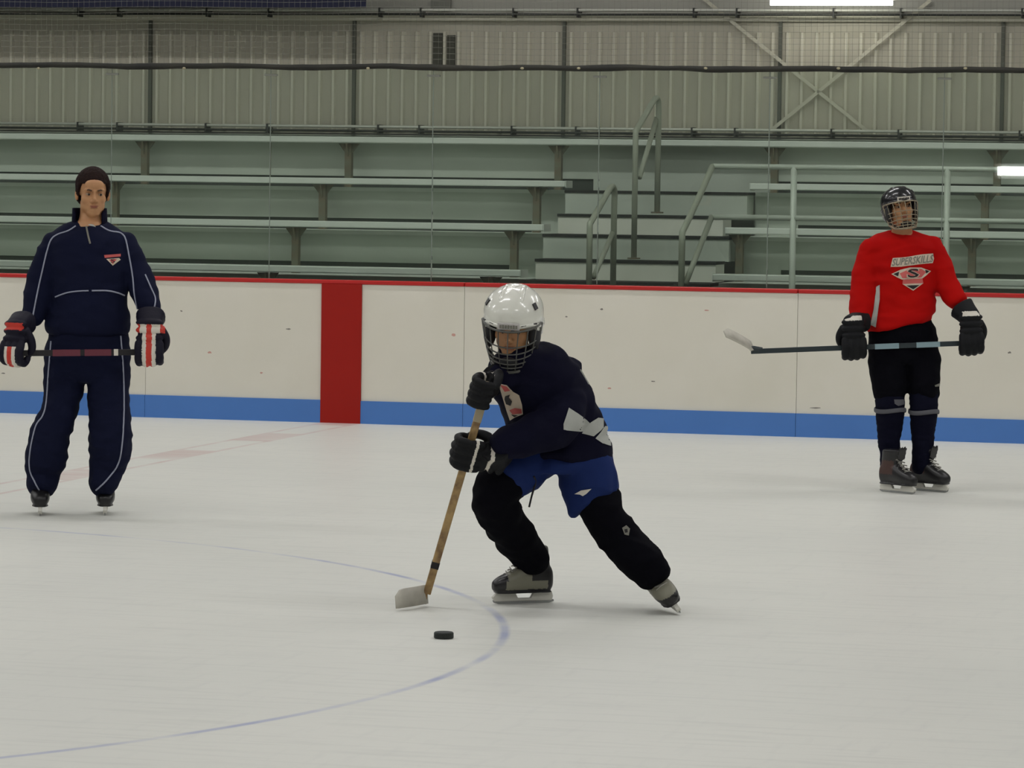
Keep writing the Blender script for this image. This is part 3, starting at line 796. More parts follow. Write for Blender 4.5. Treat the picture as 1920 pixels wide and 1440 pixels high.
def helmet(person, M, m_shell, m_cage, m_pad, badge=None, vents=True, cage_full=True):
    R3 = M.to_3x3(); s0 = abs(M.to_scale().x)
    def L(x, y, z): return M @ Vector((x, y, z))
    # shell: dome with a rim that runs low round the ears and the nape
    C = Vector((0, -.012, .038)); rx, ry, rz = .104, .130, .088
    def rim(a):                              # a = 0 front, pi back
        c = math.cos(a)
        return .028 if c > .75 else (.028-.060*min(1, (.75-c)/.65) if c > -.3 else -.032-.02*min(1, (-.3-c)/.5))
    def surf(a, t, off=0.0):
        zb_ = rim(a)-C.z; st = Vector((math.sin(a)*rx, math.cos(a)*ry, 0))
        if t < .72:
            th = t/.72*math.pi/2
            r = math.sin(th)**.86; z = rz*math.cos(th)**.92
            ridge = .004*max(0, math.cos(th*1.2))*(1 if abs(math.sin(a*1.0)) < .55 else .25)
            p = st*r + Vector((0, 0, z+ridge))
        else:
            q = (t-.72)/.28; p = st*(1.0-.02*q) + Vector((0, 0, zb_*q))
        n = Vector((p.x/rx**2, p.y/ry**2, max(p.z, 0)/rz**2)).normalized()
        return C + p + n*off
    n, k = 48, 18
    outer = [[L(*surf(2*math.pi*j/n, max(i/k, .012))) for j in range(n)] for i in range(k+1)]
    inner = [[L(*surf(2*math.pi*j/n, max(i/k, .012), -.012)) for j in range(n)] for i in range(k, -1, -1)]
    mb = MB(); mb.rings(outer+[[p for p in inner[0]]], cap=True); h = link('helmet', mb.mesh(True), m_shell, person)
    lin_ = [[L(*surf(2*math.pi*j/n, max(i/k, .012)*.995, -.004-.010*(i/k))) for j in range(n)] for i in range(k+1)]
    lin2 = [[L(*surf(2*math.pi*j/n, max(i/k, .012)*.99, -.018)) for j in range(n)] for i in range(k, -1, -1)]
    mb = MB(); mb.rings(lin_+lin2); mb.build('liner', m_pad, h, True)
    # raised brow band and crown ridges
    mb = MB(); mb.tube([L(*surf(a, .86, .001)) for a in [math.radians(d) for d in range(-150, 151, 10)]], .0075*s0, 8, flat=.6); mb.build('rim_band', m_shell, h, True)
    for sx in (-1, 1):
        mb = MB(); mb.tube([L(sx*.034*(1-.2*i/8), C.y+.085-.17*i/8, C.z+rz*math.sqrt(max(0, 1-(.36)**2-((.085-.17*i/8)/ry)**2))-.001) for i in range(9)], [.006*s0]+[.011*s0]*7+[.006*s0], 8)
        mb.build('crown_ridge', m_shell, h, True)
    mb = MB()
    def slot(a, t, w, hgt, mm_=None):
        p = surf(math.radians(a), t, .0015); q = surf(math.radians(a+2), t, .0015); r = surf(math.radians(a), t-.03, .0015)
        ax = (R3 @ (q-p)).normalized(); ay = (R3 @ (r-p)).normalized(); nn = ax.cross(ay)
        b_ = MB(); b_.obox(M @ p, ax*w*s0, ay*hgt*s0, nn*.0022*s0); return b_
    if vents:
        for a in (-62, -36, 28, 54):
            for t in (.80, .90): slot(a, t, .0095, .0028).build('vent', M_bootk, h)
        for a in (-70, 62): slot(a, .47, .010, .012).build('vent', M_bootk, h, bevel=.001)
        for a in (-14, 8): slot(a, 1.0, .006, .009).build('visor_clip', M_bootk, h)
    # ear guards
    for sx in (-1, 1):
        mb = MB(); mb.ell(L(sx*.078, .012, -.028), (.022, .052, .056), R3, 16, 10); mb.build('ear_guard', m_pad, h, True)
    # wire cage
    def cp(a, z):                            # cage surface
        k_ = max(0, min(1, (z+.135)/.165)); w = .066+.038*k_**.6; dpt = .112+.022*math.sin(k_*math.pi*.8)
        return L(math.sin(a)*w, -.005+math.cos(a)*dpt + .01, z)
    cg = MB()
    zs = [.022, -.006, -.034, -.060, -.082, -.101, -.117, -.131]
    for i, z in enumerate(zs):
        if i == 1: continue
        lim = 82 if i < 5 else 66-7*(i-5)
        cg.tube([cp(math.radians(a), z) for a in range(-lim, lim+1, 6)], .0026*s0 if i else .004*s0, 6)
    for a in ([-62, -40, -20, 0, 20, 40, 62] if cage_full else [-60, -30, 0, 30, 60]):
        cg.tube([cp(math.radians(a), .022-.153*j/12) for j in range(13)], .0022*s0, 6)
    for sx in (-1, 1):
        cg.tube([cp(math.radians(sx*82), .022-.12*j/10) for j in range(11)]+[cp(math.radians(sx*60), -.125), cp(math.radians(sx*30), -.134), cp(0, -.136)], .0062*s0, 8)
    c_ = cg.build('cage', m_cage, h, True)
    mb = MB(); mb.ell(L(0, .094, -.108), (.034, .018, .020), R3, 16, 10); mb.build('chin_cup', m_pad, h, True)
    for sx in (-1, 1):
        mb = MB(); mb.tube([L(sx*.085, .01, -.03), L(sx*.082, .03, -.085), L(sx*.045, .07, -.118), L(sx*.02, .09, -.12)], .006*s0, 6, flat=.4); mb.build('chin_strap', m_pad, h, True)
    if badge:
        slot(0, .74, .038, .0125).build('badge', badge[0], h)
        p = surf(0, .74, .005); ax = (R3 @ (surf(math.radians(2), .74, .005)-p)).normalized(); ay = (R3 @ (surf(0, .71, .005)-p)).normalized()
        for i in range(7):
            b2 = MB(); b2.obox(M @ p + ax*(i-3)*.0092*s0, ax*.0032*s0, ay*(.0062 if i % 2 else .0054)*s0, ax.cross(ay)*.0012*s0)
            b2.build('badge_letter', badge[1], h)
    return h

def stick_mesh(p, q, w=.0155, h=.0105, up=Z_):
    d = (q-p); u, v = frame_of(d, up); mb = MB()
    mb.obox((p+q)*.5, d*.5, u*w, v*h); return mb
def blade_mesh(heel, toe, up, hgt=.062, th=.006, curve=.03):
    d = toe-heel; u = (up-d*up.dot(d)/d.length_squared).normalized(); n = d.normalized().cross(u); mb = MB(); rings = []
    for i in range(9):
        t = i/8; hh = hgt*(1.0 if t < .8 else (1-.35*((t-.8)/.2)**2)); c = heel+d*t+n*curve*t*t
        rings.append([c-u*0+n*th, c+u*hh+n*th, c+u*hh-n*th, c-n*th])
    mb.rings(rings); return mb

# ================================================================== 1. coach in the navy track suit
WC = 7009.9/359.6
def C(u, v, d=0): return V(u, v, WC+d)
pxc = WC/FPX
HMc = head_matrix(C(174, 362, -.01), yaw=12, pitch=4, roll=1, s=1.04)
feet_c = (G(75, 966)+G(197, 965))*.5
arms_c = ([(C(118, 456), .04), (C(80, 500, 0), .045), (C(68, 550, -.02), .036), (C(55, 600, -.08), .028)],
          [(C(218, 456), .04), (C(252, 497, 0), .045), (C(270, 540, -.03), .036), (C(284, 585, -.10), .028)])
legs_c = ([(C(130, 640), .08), (C(118, 740), .07), (C(90, 830, -.04), .055), (C(78, 900), .04)],
          [(C(200, 640), .08), (C(203, 740), .07), (C(205, 830, -.04), .055), (C(196, 900), .04)])
spine_c = [(C(168, 425), .08), (C(167, 470), .11), (C(167, 540), .105), (C(165, 610), .11), (C(165, 640), .10)]
coach = person_body('person', HMc, C(169, 422, .01), arms_c+legs_c+(spine_c,),
                    'bareheaded person in navy track suit standing at left, holding a stick across the thighs', feet_c)
face_parts(HMc, coach)
# short hair: cap over the cranium, cut along the hairline
hb = MB(); rings = []
nA, nT = 40, 14
def hair_pt(a, t, off):
    c = math.cos(a)
    low = .052 if c > .6 else (.052-.085*min(1, (.6-c)/.45) if c > -.2 else -.033-.035*min(1, (-.2-c)/.6))
    th = t*math.pi/2; z = .034+.082*math.cos(th); zz = .034+(.082+off)*math.cos(th)
    r = math.sin(th)
    p = Vector((math.sin(a)*(.075+off)*r, -.018+math.cos(a)*(.095+off)*r, zz))
    return p, low
outer, inner = [], []
for i in range(nT+1):
    ro, ri = [], []
    for j in range(nA):
        a = 2*math.pi*j/nA
        p0, low = hair_pt(a, 1.0, 0)
        frac = i/nT
        # spread rings from crown to hairline
        def at(off):
            if low >= .034:
                th = frac*math.acos((low-.034)/.086); z = .034+(.082+off)*math.cos(th); r = math.sin(th)
            elif frac < .65:
                th = frac/.65*math.pi/2; z = .034+(.082+off)*math.cos(th); r = math.sin(th)
            else:
                z = .034+(low-.034)*(frac-.65)/.35; r = 1.0
            r = max(r, .02)
            nz = .004*noise.noise(Vector((math.sin(a)*3, math.cos(a)*3, z*60)))
            return HMc @ Vector((math.sin(a)*(.075+off+nz)*r, -.018+math.cos(a)*(.096+off+nz)*r, z))
        tp = .017*(1-frac*.55)
        ro.append(at(tp)); ri.append(at(-.006))
    outer.append(ro); inner.append(ri)
hb.rings(outer+inner[::-1])
hme = fuse(hb, .004, 7, (.0025, (90, 90, 40), 2.0)); link('hair', hme, M_hair, coach)

# trousers
def Tp(l, W0): return [(V(u, v, W0+d), r*W0/FPX) for u, v, d, r in l]
mb = MB()
mb.limb(Tp([(124, 655, 0, 40), (121, 710, -.01, 38), (114, 765, -.03, 33), (93, 818, -.06, 37), (86, 860, -.03, 38), (80, 890, -.02, 31), (77, 914, -.05, 26)], WC), 22, 6)
mb.limb(Tp([(203, 655, 0, 40), (203, 710, -.01, 39), (204, 765, -.03, 38), (207, 815, -.06, 40), (206, 850, -.03, 38), (199, 885, -.02, 30), (194, 914, -.05, 26)], WC), 22, 6)
mb.loft([(C(165, 622), RIGHT, TOCAM, .205, .13), (C(165, 650), RIGHT, TOCAM, .212, .135), (C(163, 690), RIGHT, TOCAM, .205, .13), (C(162, 715), RIGHT, TOCAM, .16, .10)], 28, 4)
tr, bv_tr = garment('trousers', mb, M_navy, coach, .009, 5, (.011, (6, 6, 12), 3.1))
for px in ([(96, 640), (91, 700), (87, 755), (80, 780), (67, 800), (57, 845), (56, 880), (66, 905), (75, 921)], [(226, 630), (231, 700), (232, 770), (229, 830), (221, 870), (200, 900), (180, 919)]):
    piping('piping', bv_tr, px, .0042, M_pipe_w, tr)
# jacket
mb = MB()
S = [(169, 414, 24, .06, .045), (168, 421, 42, .08, .024), (168, 432, 62, .10, .012), (167, 450, 76, .125), (167, 485, 77, .138), (167, 525, 73, .140), (166, 560, 71, .142), (165, 595, 77, .152), (163, 614, 79, .152), (163, 624, 76, .14), (163, 628, 68, .125)]
mb.loft([(C(a_[0], a_[1], a_[4] if len(a_) > 4 else 0), RIGHT, TOCAM, a_[2]*pxc, a_[3]) for a_ in S], 36, 4, 2.2)
mb.limb(Tp([(106, 452, 0, 24), (90, 490, 0, 27), (76, 535, -.01, 27), (68, 570, -.05, 24), (60, 600, -.09, 17)], WC), 20, 6)
mb.limb(Tp([(228, 450, 0, 24), (246, 488, 0, 26), (263, 528, -.02, 26), (275, 560, -.06, 23), (284, 586, -.10, 18)], WC), 20, 6)
jk, bv_jk = garment('jacket', mb, M_navy, coach, .009, 5, (.010, (6, 6, 10), 8.4))
for px in ([(142, 424), (128, 433), (108, 440), (96, 450), (88, 472), (80, 505), (72, 540), (65, 575), (61, 596)],
           [(189, 424), (205, 433), (225, 437), (235, 448), (242, 480), (249, 520), (252, 550), (258, 580)],
           [(272, 515), (283, 540), (291, 560), (289, 578)], [(104, 557), (125, 549), (145, 546), (166, 545)], [(172, 545), (200, 545), (220, 549), (233, 554)]):
    piping('piping', bv_jk, px, .0042, M_pipe_w, jk)
piping('zip', bv_jk, [(162, 425), (165, 440), (169, 457)], .005, M_grey, jk)
# stand-up collar
mb = MB(); out, inn = [], []
for i in range(4):
    t = i/3; ro, ri = [], []
    for j in range(25):
        a = math.radians(56+248*j/24)            # open at the front
        c = C(168, 424-34*t, .01)
        rx, ry = .088-.004*t+.006*abs(math.sin(a)), .088
        up_ = -.05*t*(1 if math.cos(a) > .3 else 0)*max(0, math.cos(a)-.3)
        p = c + RIGHT*math.sin(a)*rx + TOCAM*(math.cos(a)*ry) + Z_*(up_ - .028*max(0, math.cos(a)))
        ro.append(p); ri.append(p - (RIGHT*math.sin(a)+TOCAM*math.cos(a))*.010)
    out.append(ro); inn.append(ri)
n_ = 25
cv = [p for r in out for p in r]+[p for r in inn for p in r]; off_ = 4*n_; cf = []
for i in range(3):
    for j in range(n_-1):
        cf.append((i*n_+j, i*n_+j+1, (i+1)*n_+j+1, (i+1)*n_+j)); cf.append((off_+i*n_+j+1, off_+i*n_+j, off_+(i+1)*n_+j, off_+(i+1)*n_+j+1))
for j in range(n_-1):
    cf.append((3*n_+j, 3*n_+j+1, off_+3*n_+j+1, off_+3*n_+j)); cf.append((j+1, j, off_+j, off_+j+1))
for i in range(3):
    cf.append((i*n_, (i+1)*n_, off_+(i+1)*n_, off_+i*n_)); cf.append(((i+1)*n_+n_-1, i*n_+n_-1, off_+i*n_+n_-1, off_+(i+1)*n_+n_-1))
mb.add(cv, cf); tag(mb.build('collar', M_navy2, jk, True), 'dark stand-up collar')
mb = MB(); mb.loft([(C(170, 428, -.055), RIGHT, Z_, .03, .02), (C(170, 428, -.075), RIGHT, Z_, .028, .022)], 16, 2); mb.build('undershirt', M_wht, coach, True)
# chest emblem
decal('emblem_text', bv_jk, [[(195, 478), (226, 476), (226, 481), (196, 484)]], M_pink, jk, .003, 3)
decal('emblem', bv_jk, [[(199, 486), (223, 484), (226, 487), (211, 498)]], M_cream, jk, .003, 3)
decal('emblem_center', bv_jk, [[(204, 487), (219, 486), (211, 495)]], M_pink, jk, .0045, 3)
text_decal('emblem_letter', bv_jk, 'S', [(207, 493), (215, 492.5), (215, 486), (207, 486.5)], M_navy2, jk, .006)
# stick across the thighs, blade end beyond the left edge of the picture
sb = C(296, 660, -.165); se = C(-150, 664, -.30)
d_ = (se-sb).normalized()
stk = tag(empty('hockey_stick', sb), 'dark hockey stick held across the thighs of the navy track suit', 'hockey stick')
stick_mesh(sb, se).build('shaft', mat('shaft_black', (28, 24, 28), .4), stk, bevel=.002)
for u0, u1, m_ in ((98, 150, mat('shaft_maroon', (104, 44, 58), .4)), (158, 208, MATS['shaft_maroon']), (213, 221, M_gw), (8, 22, M_gw)):
    f = lambda u: sb.lerp(se, (296-u)/(296+150))
    stick_mesh(f(u0), f(u1), .0165, .0115).build('shaft_print', m_, stk)
hl = se; bl = blade_mesh(hl, hl+d_*.06+(-Z_*.3+d_*.12)*.9, TOCAM); bl.build('blade', MATS['shaft_black'], stk, True)
fc = lambda u: sb.lerp(se, (296-u)/(296+150))
def coach_fn(a, d, n):
    if d < -.125: return 0
    if d < -.085 and n > -.005 and abs(a) < .07: return (1 if abs(a) < .012 or a > .042 or a < -.05 else 2)
    if n > -.01 and abs(a) < .013: return 1
    if n > -.01 and abs(a) < .031: return 2
    return 0
glove(coach, fc(281)+Z_*.004, RIGHT*-1, -Z_+RIGHT*.12, TOCAM, C(284, 584, -.10), [M_gn, M_gr, M_gw], coach_fn, 1.13, thumb=-1, cuff=.05)
glove(coach, fc(30)+Z_*.004, RIGHT*.9+TOCAM*.45, -Z_-RIGHT*.2+TOCAM*.1, TOCAM*.85-RIGHT*.5, C(58, 598, -.09), [M_gn, M_gr, M_gw],
      lambda a, d, n: (1 if d < -.10 and d > -.135 and abs(a) < .05 and n > 0 else (2 if (abs(abs(a)-.022) < .009 and d > -.02) else (1 if abs(a) < .013 and d > -.02 else 0))), 1.08, thumb=1, cuff=.06)
bm_ = [M_bootk, M_bootg]
for (u, v), yaw in (((75, 967), 7), ((197, 966), 5)):
    g = G(u, v); fw = (Matrix.Rotation(math.radians(yaw), 3, 'Z') @ TOCAM)
    skate(coach, g - fw*.10, fw, Z_, 1.0, bm_, lambda x, y, z: 1 if z > .135 and x < .06 else 0, False, False)

# ================================================================== 2. player in the red jersey
gR = (G(1682, 922)+G(1740, 919))*.5
WR = depth(gR)
def D(u, v, d=0): return V(u, v, WR+d)
pxr = WR/FPX
HMr = head_matrix(D(1687, 391, -.02), yaw=8, pitch=-10, roll=-7, s=1.0)
chains = ([(D(1650, 468), .035), (D(1628, 520), .035), (D(1606, 570, -.04), .034), (D(1600, 615, -.1), .028)],
          [(D(1732, 466), .035), (D(1758, 510), .035), (D(1785, 545, -.03), .036), (D(1802, 578, -.1), .03)],
          [(D(1662, 620), .07), (D(1665, 690), .06), (D(1668, 760, -.02), .05), (D(1668, 840), .035)],
          [(D(1722, 620), .07), (D(1730, 690), .06), (D(1733, 760, -.02), .05), (D(1731, 840), .035)],
          [(D(1691, 445), .07), (D(1691, 490), .095), (D(1691, 560), .09), (D(1690, 620), .10)])
redp = person_body('person', HMr, D(1691, 440, .01), chains, 'player in red jersey and black helmet standing by the boards with a stick held level', gR)
face_parts(HMr, redp)
hr = helmet(redp, HMr, mat('helmet_black', (22, 22, 27), .25, coat=.4), mat('cage_chrome', (150, 140, 118), .35, metal=.6), mat('pad_black', (26, 26, 28), .7), badge=(M_gw, M_ink))
mb = MB()
S = [(1691, 434, 22, .05, .05), (1691, 439, 42, .07, .035), (1690, 446, 60, .10, .01), (1690, 462, 68, .12), (1691, 500, 63, .128), (1693, 545, 60, .130), (1692, 580, 60, .132)]
secs = [(D(a_[0], a_[1], a_[4] if len(a_) > 4 else 0), RIGHT, TOCAM, a_[2]*pxr, a_[3]) for a_ in S]
tl = (RIGHT*.96+Z_*.22).normalized()
secs += [(D(1688, 600), tl, TOCAM, 62*pxr, .152), (D(1686, 609), tl, TOCAM, 61*pxr, .150), (D(1686, 612), tl, TOCAM, 56*pxr, .138)]
mb.loft(secs, 36, 4, 2.2)
mb.limb(Tp([(1639, 460, 0, 23), (1627, 500, 0, 25), (1620, 545, -.02, 25), (1617, 580, -.06, 24), (1613, 604, -.10, 18)], WR), 20, 6)
mb.limb(Tp([(1742, 458, 0, 22), (1760, 495, 0, 23), (1773, 530, -.02, 22), (1788, 555, -.06, 20), (1796, 566, -.09, 18)], WR), 20, 6)
jr, bv_jr = garment('jersey', mb, M_red, redp, .009, 5, (.010, (6, 6, 11), 15.2))
decal('side_panel', bv_jr, [[(1643, 538), (1650, 534), (1650, 560), (1646, 590), (1643, 614), (1631, 608), (1637, 580)]], M_wht, jr, .004, 5)
q4 = lambda x0, y0, x1, y1, x2, y2, x3, y3: [(x0, y0), (x1, y1), (x2, y2), (x3, y3)]
decal('lettering_backing', bv_jr, [[(1670, 500.5), (1674, 484), (1700, 482), (1726, 477.5), (1749, 475), (1751, 485), (1748, 493.5), (1720, 496), (1690, 500)]], M_cream, jr, .003, 4)
text_decal('lettering', bv_jr, 'SUPERSKILLS', q4(1672, 499, 1747.5, 492, 1750, 477, 1675, 486), M_grey, jr, .0055, .02)
lens = [(1671.5, 514), (1688, 506), (1706, 501.5), (1727, 501.5), (1745, 508), (1737, 516), (1729, 522), (1691, 524), (1682, 520)]
decal('emblem', bv_jr, [lens, ], M_cream, jr, .003, 4)
decal('emblem_field', bv_jr, [[(1687, 513), (1706, 504), (1727, 504), (1736, 510), (1727, 520), (1692, 521.5)]], M_pink, jr, .0045, 4)
decal('emblem_corner', bv_jr, [[(1675, 514), (1686, 509.5), (1684, 518)]], M_ink, jr, .0045, 4)
decal('emblem_corner', bv_jr, [[(1734, 505.5), (1742, 508), (1736, 513)]], M_ink, jr, .0045, 4)
text_decal('emblem_letter_edge', bv_jr, 'S', q4(1699, 521.5, 1724, 520.5, 1724, 502, 1700, 503), M_cream, jr, .006, .04)
text_decal('emblem_letter', bv_jr, 'S', q4(1701.5, 520, 1722, 519, 1722, 504, 1702, 505), M_ink, jr, .0075, .015)
decal('emblem_band', bv_jr, [[(1693, 523.5), (1729, 522), (1731, 531), (1692, 532.5)]], M_pink, jr, .003, 4)
decal('emblem_tip', bv_jr, [[(1692, 532.5), (1731, 531), (1712, 545)]], M_cream, jr, .003, 4)
decal('emblem_tip_fill', bv_jr, [[(1699, 535.5), (1724, 534.5), (1712, 542.5)]], M_ink, jr, .0045, 4)
# hockey pants, socks, knee straps
mb = MB()
mb.limb(Tp([(1662, 622, 0, 33), (1664, 670, -.01, 35), (1667, 715, -.02, 34), (1668, 737, -.02, 32)], WR), 22, 6)
mb.limb(Tp([(1722, 620, 0, 32), (1729, 670, -.01, 33), (1732, 715, -.02, 31), (1733, 739, -.02, 29)], WR), 22, 6)
mb.loft([(D(1690, 596), RIGHT, TOCAM, .170, .12), (D(1690, 625), RIGHT, TOCAM, .182, .13), (D(1692, 660), RIGHT, TOCAM, .185, .13), (D(1693, 680), RIGHT, TOCAM, .15, .10)], 28, 4)
pn, bv_pn = garment('hockey_pants', mb, M_black, redp, .009, 4, (.009, (7, 7, 9), 4.4))
decal('pants_mark', bv_pn, [[(1752, 722), (1762, 718), (1761, 724), (1753, 725)]], M_grey, pn, .003, 3)
for sgn, pts in ((0, [(1668, 732, -.02, 27), (1669, 765, -.03, 27), (1668, 800, .0, 24), (1667, 835, 0, 20), (1669, 878, 0, 18)]), (1, [(1732, 734, -.02, 27), (1732, 768, -.03, 26), (1731, 803, 0, 23), (1730, 840, 0, 20), (1729, 880, .02, 19)])):
    mb = MB(); mb.limb(Tp(pts, WR), 20, 6)
    sk, bv_s = garment('sock', mb, M_sock, redp, .008, 4, (.005, (8, 8, 24), 1.0+sgn))
    u, v, d, r = pts[1]; c = D(u, v+4, d-.0)
    mb = MB(); ring = [c+(RIGHT*math.cos(a)+TOCAM*math.sin(a)*1.0)*(r*pxr+.006)+Z_*.006*math.sin(a*2) for a in [2*math.pi*j/24 for j in range(24)]]
    mb.tube(ring, .013, 8, hint=Z_, flat=.4, closed=True); mb.build('knee_strap', mat('strap_grey', (84, 84, 90), .8), sk, True)
    if not sgn: decal('knee_patch', bv_s, [[(1676, 749), (1694, 749), (1695, 758), (1684, 761), (1677, 757)]], mat('strap_grey', (84, 84, 90)), sk, .004, 4)
mb = MB(); mb.limb(Tp([(1797, 563, -.09, 13), (1803, 577, -.11, 11), (1808, 592, -.12, 11)], WR), 14, 4); garment('wrist_cuff', mb, mat('cuff_dark', (52, 34, 34), .8), redp, .006, 2)
# skates
for (u, v), ang in (((1682, 924), 40), ((1741, 921), 46)):
    g = G(u, v); fw = Matrix.Rotation(math.radians(ang), 3, 'Z') @ TOCAM
    skate(redp, g, fw, Z_, .98, [M_bootk, mat('boot_brown', (66, 42, 36), .5), M_bootg], lambda x, y, z: 1 if (z > .11 and z < .19 and x < .0) else 0)
# stick
sa, sz = D(1822, 643, -.13), D(1408, 659, -.16)
st2 = tag(empty('hockey_stick', sa), 'dark hockey stick with white taped blade held level by the player in red', 'hockey stick')
stick_mesh(sa, sz, .0145, .0105).build('shaft', mat('shaft_teal', (38, 48, 52), .35), st2, bevel=.002)
f2 = lambda u: sa.lerp(sz, (1822-u)/(1822-1408))
for u0, u1 in ((1640, 1685), (1718, 1762)):
    stick_mesh(f2(u0), f2(u1), .0152, .0112).build('shaft_print', mat('print_teal', (132, 156, 164), .4), st2)
heel = D(1414, 659, -.16); toe = D(1368, 628, -.36)
blade_mesh(heel, toe, (Z_*.8-RIGHT*.6), .075, .007, .02).build('blade', mat('tape_white', (196, 192, 180), .7, noise_amt=.3, noise_scale=20), st2, True)
blade_mesh(D(1428, 661, -.16), D(1406, 657, -.165), Z_, .03, .008, 0).build('heel', MATS['shaft_teal'], st2, True)
g_fn = lambda a, d, n: 1 if (-.165 < d < -.14 and abs(a) < .045 and n > .03) else 0
for u, wr_, Dv, Av, Nv in ((1600, D(1612, 603, -.10), -Z_+RIGHT*-.05, -RIGHT*.75+TOCAM*.5, TOCAM*.7-RIGHT*.6), (1820, D(1803, 577, -.11), -Z_+RIGHT*.28, -RIGHT*1.0, TOCAM)):
    glove(redp, f2(u)+Z_*.004, (sa-sz)*(-1 if u > 1700 else -1), Dv, Nv, wr_, [M_gb, M_gw], g_fn, 1.1, thumb=-1 if u > 1700 else 1)

# ================================================================== 3. skating player in the dark jersey
gM = (G(985, 1130)+G(1262, 1150))*.5
WM = depth(gM)
def E_(u, v, d=0): return V(u, v, WM+d)
pxm = WM/FPX
HMm = head_matrix(E_(962, 607, -.22), yaw=-8, pitch=20, roll=3, s=1.08)
chains = ([(E_(960, 690, -.1), .045), (E_(952, 712, -.18), .036), (E_(936, 708, -.24), .028), (E_(922, 702, -.28), .024)],
          [(E_(1050, 690, -.05), .05), (E_(1058, 750, -.10), .045), (E_(1040, 805, -.18), .04), (E_(975, 826, -.27), .03), (E_(945, 835, -.30), .024)],
          [(E_(1000, 850, .0), .075), (E_(955, 890, -.10), .07), (E_(925, 935, -.12), .055), (E_(965, 1005, .04), .045), (E_(994, 1048, .12), .032)],
          [(E_(1090, 850, .0), .075), (E_(1110, 910, -.02), .07), (E_(1138, 980, -.05), .055), (E_(1195, 1045, -.08), .04), (E_(1222, 1074, -.12), .03)],
          [(E_(980, 680, -.14), .08), (E_(1010, 720, -.08), .10), (E_(1040, 780, -.03), .095), (E_(1050, 840, 0), .10)])
mid = person_body('person', HMm, E_(975, 672, -.14), chains, 'skating player in dark navy jersey, blue shorts and white helmet, leaning over the puck', gM)
face_parts(HMm, mid)
helmet(mid, HMm @ Matrix.Scale(1.09, 4), mat('helmet_white', (226, 226, 216), .22, coat=.5), mat('cage_grey', (92, 92, 88), .4, metal=.5), mat('pad_dark', (36, 36, 40), .7), badge=(mat('badge_grey', (196, 192, 190), .5), M_grey))
# black trousers
mb = MB()
mb.limb(Tp([(1000, 855, 0, 44), (955, 890, -.10, 44), (928, 928, -.13, 43), (945, 975, -.03, 40), (972, 1015, .07, 37), (996, 1045, .12, 33), (999, 1058, .13, 29)], WM), 22, 6)
mb.limb(Tp([(1090, 855, 0, 44), (1112, 915, -.02, 42), (1135, 970, -.06, 40), (1168, 1016, -.08, 38), (1206, 1056, -.155, 37), (1228, 1079, -.165, 32)], WM), 22, 6)
mb.limb(Tp([(1005, 838, 0, 40), (1045, 830, 0, 40), (1088, 838, 0, 40)], WM), 22, 4)
tm, bv_tm = garment('trousers', mb, M_black, mid, .009, 4, (.011, (7, 7, 11), 6.6))
decal('trouser_mark', bv_tm, [[(1166, 990), (1174, 985), (1181, 992), (1179, 1005), (1171, 1003)]], M_grey, tm, .003, 3)
decal('trouser_mark', bv_tm, [[(1170, 993), (1176, 992), (1177, 999), (1172, 1000)]], M_ink, tm, .0045, 3)
# blue shorts
mb = MB()
mb.limb(Tp([(1010, 850, 0, 50), (975, 872, -.07, 52), (948, 890, -.12, 50)], WM), 22, 5)
dR = (E_(1122, 948, -.02)-E_(1085, 850, 0)).normalized(); uR, vR = frame_of(dR, RIGHT)
mb.loft([(E_(1085, 840, 0), uR, vR, 52*pxm, .12), (E_(1098, 880, -.01), uR, vR, 54*pxm, .125), (E_(1108, 915, -.02), uR, vR, 54*pxm, .12), (E_(1115, 940, -.02), (uR*.98+dR*-.18).normalized(), vR, 52*pxm, .12), (E_(1116, 944, -.02), (uR*.98+dR*-.18).normalized(), vR, 48*pxm, .11)], 28, 4)
mb.loft([(E_(1055, 822, 0), RIGHT, TOCAM, 86*pxm, .13), (E_(1052, 850, 0), RIGHT, TOCAM, 90*pxm, .135), (E_(1046, 868, -.03), RIGHT, TOCAM, 82*pxm, .13), (E_(1030, 884, -.04), RIGHT, TOCAM, 60*pxm, .12)], 28, 4)
sh, bv_sh = garment('shorts', mb, M_blue, mid, .009, 4, (.010, (8, 8, 8), 9.9))
decal('shorts_mark', bv_sh, [[(1078, 926), (1090, 919), (1109, 916), (1099, 926), (1093, 930), (1088, 927)]], M_gw, sh, .004, 4)
h0 = hit(bv_sh, 1000, 893, .004) or E_(1003, 895, -.1)
mb = MB(); mb.tube(catmull([tuple(h0), tuple(E_(1004, 905, -.14)), tuple(E_(997, 930, -.15)), tuple(E_(992, 951, -.15))], 5), .004, 6); mb.build('drawstring', M_ink, sh, True)
# jersey
mb = MB()
T = [(966, 652, -.20, 22, .07), (972, 662, -.19, 42, .085), (982, 680, -.17, 66, .11), (1000, 708, -.13, 80, .13), (1020, 745, -.08, 84, .14), (1040, 785, -.04, 84, .14), (1052, 820, 0, 86, .145), (1054, 845, 0, 91, .162), (1054, 858, .0, 89, .16), (1054, 862, .0, 82, .145)]
secs = []
for i, (u, v, d, hw, hd) in enumerate(T):
    a, b = T[max(i-1, 0)], T[min(i+1, len(T)-1)]
    t = (E_(b[0], b[1], b[2])-E_(a[0], a[1], a[2])).normalized(); k = min(1, i/2) if i < 6 else max(0.15, 1-(i-5)*.35)
    uu, vv = frame_of((t*k-Z_*(1-k)).normalized(), RIGHT)
    secs.append((E_(u, v, d), uu, vv, hw*pxm, hd))
mb.loft(secs, 36, 4, 2.2)
mb.limb(Tp([(952, 690, -.12, 34), (950, 706, -.19, 33), (938, 706, -.24, 27), (927, 704, -.27, 20)], WM), 20, 5)
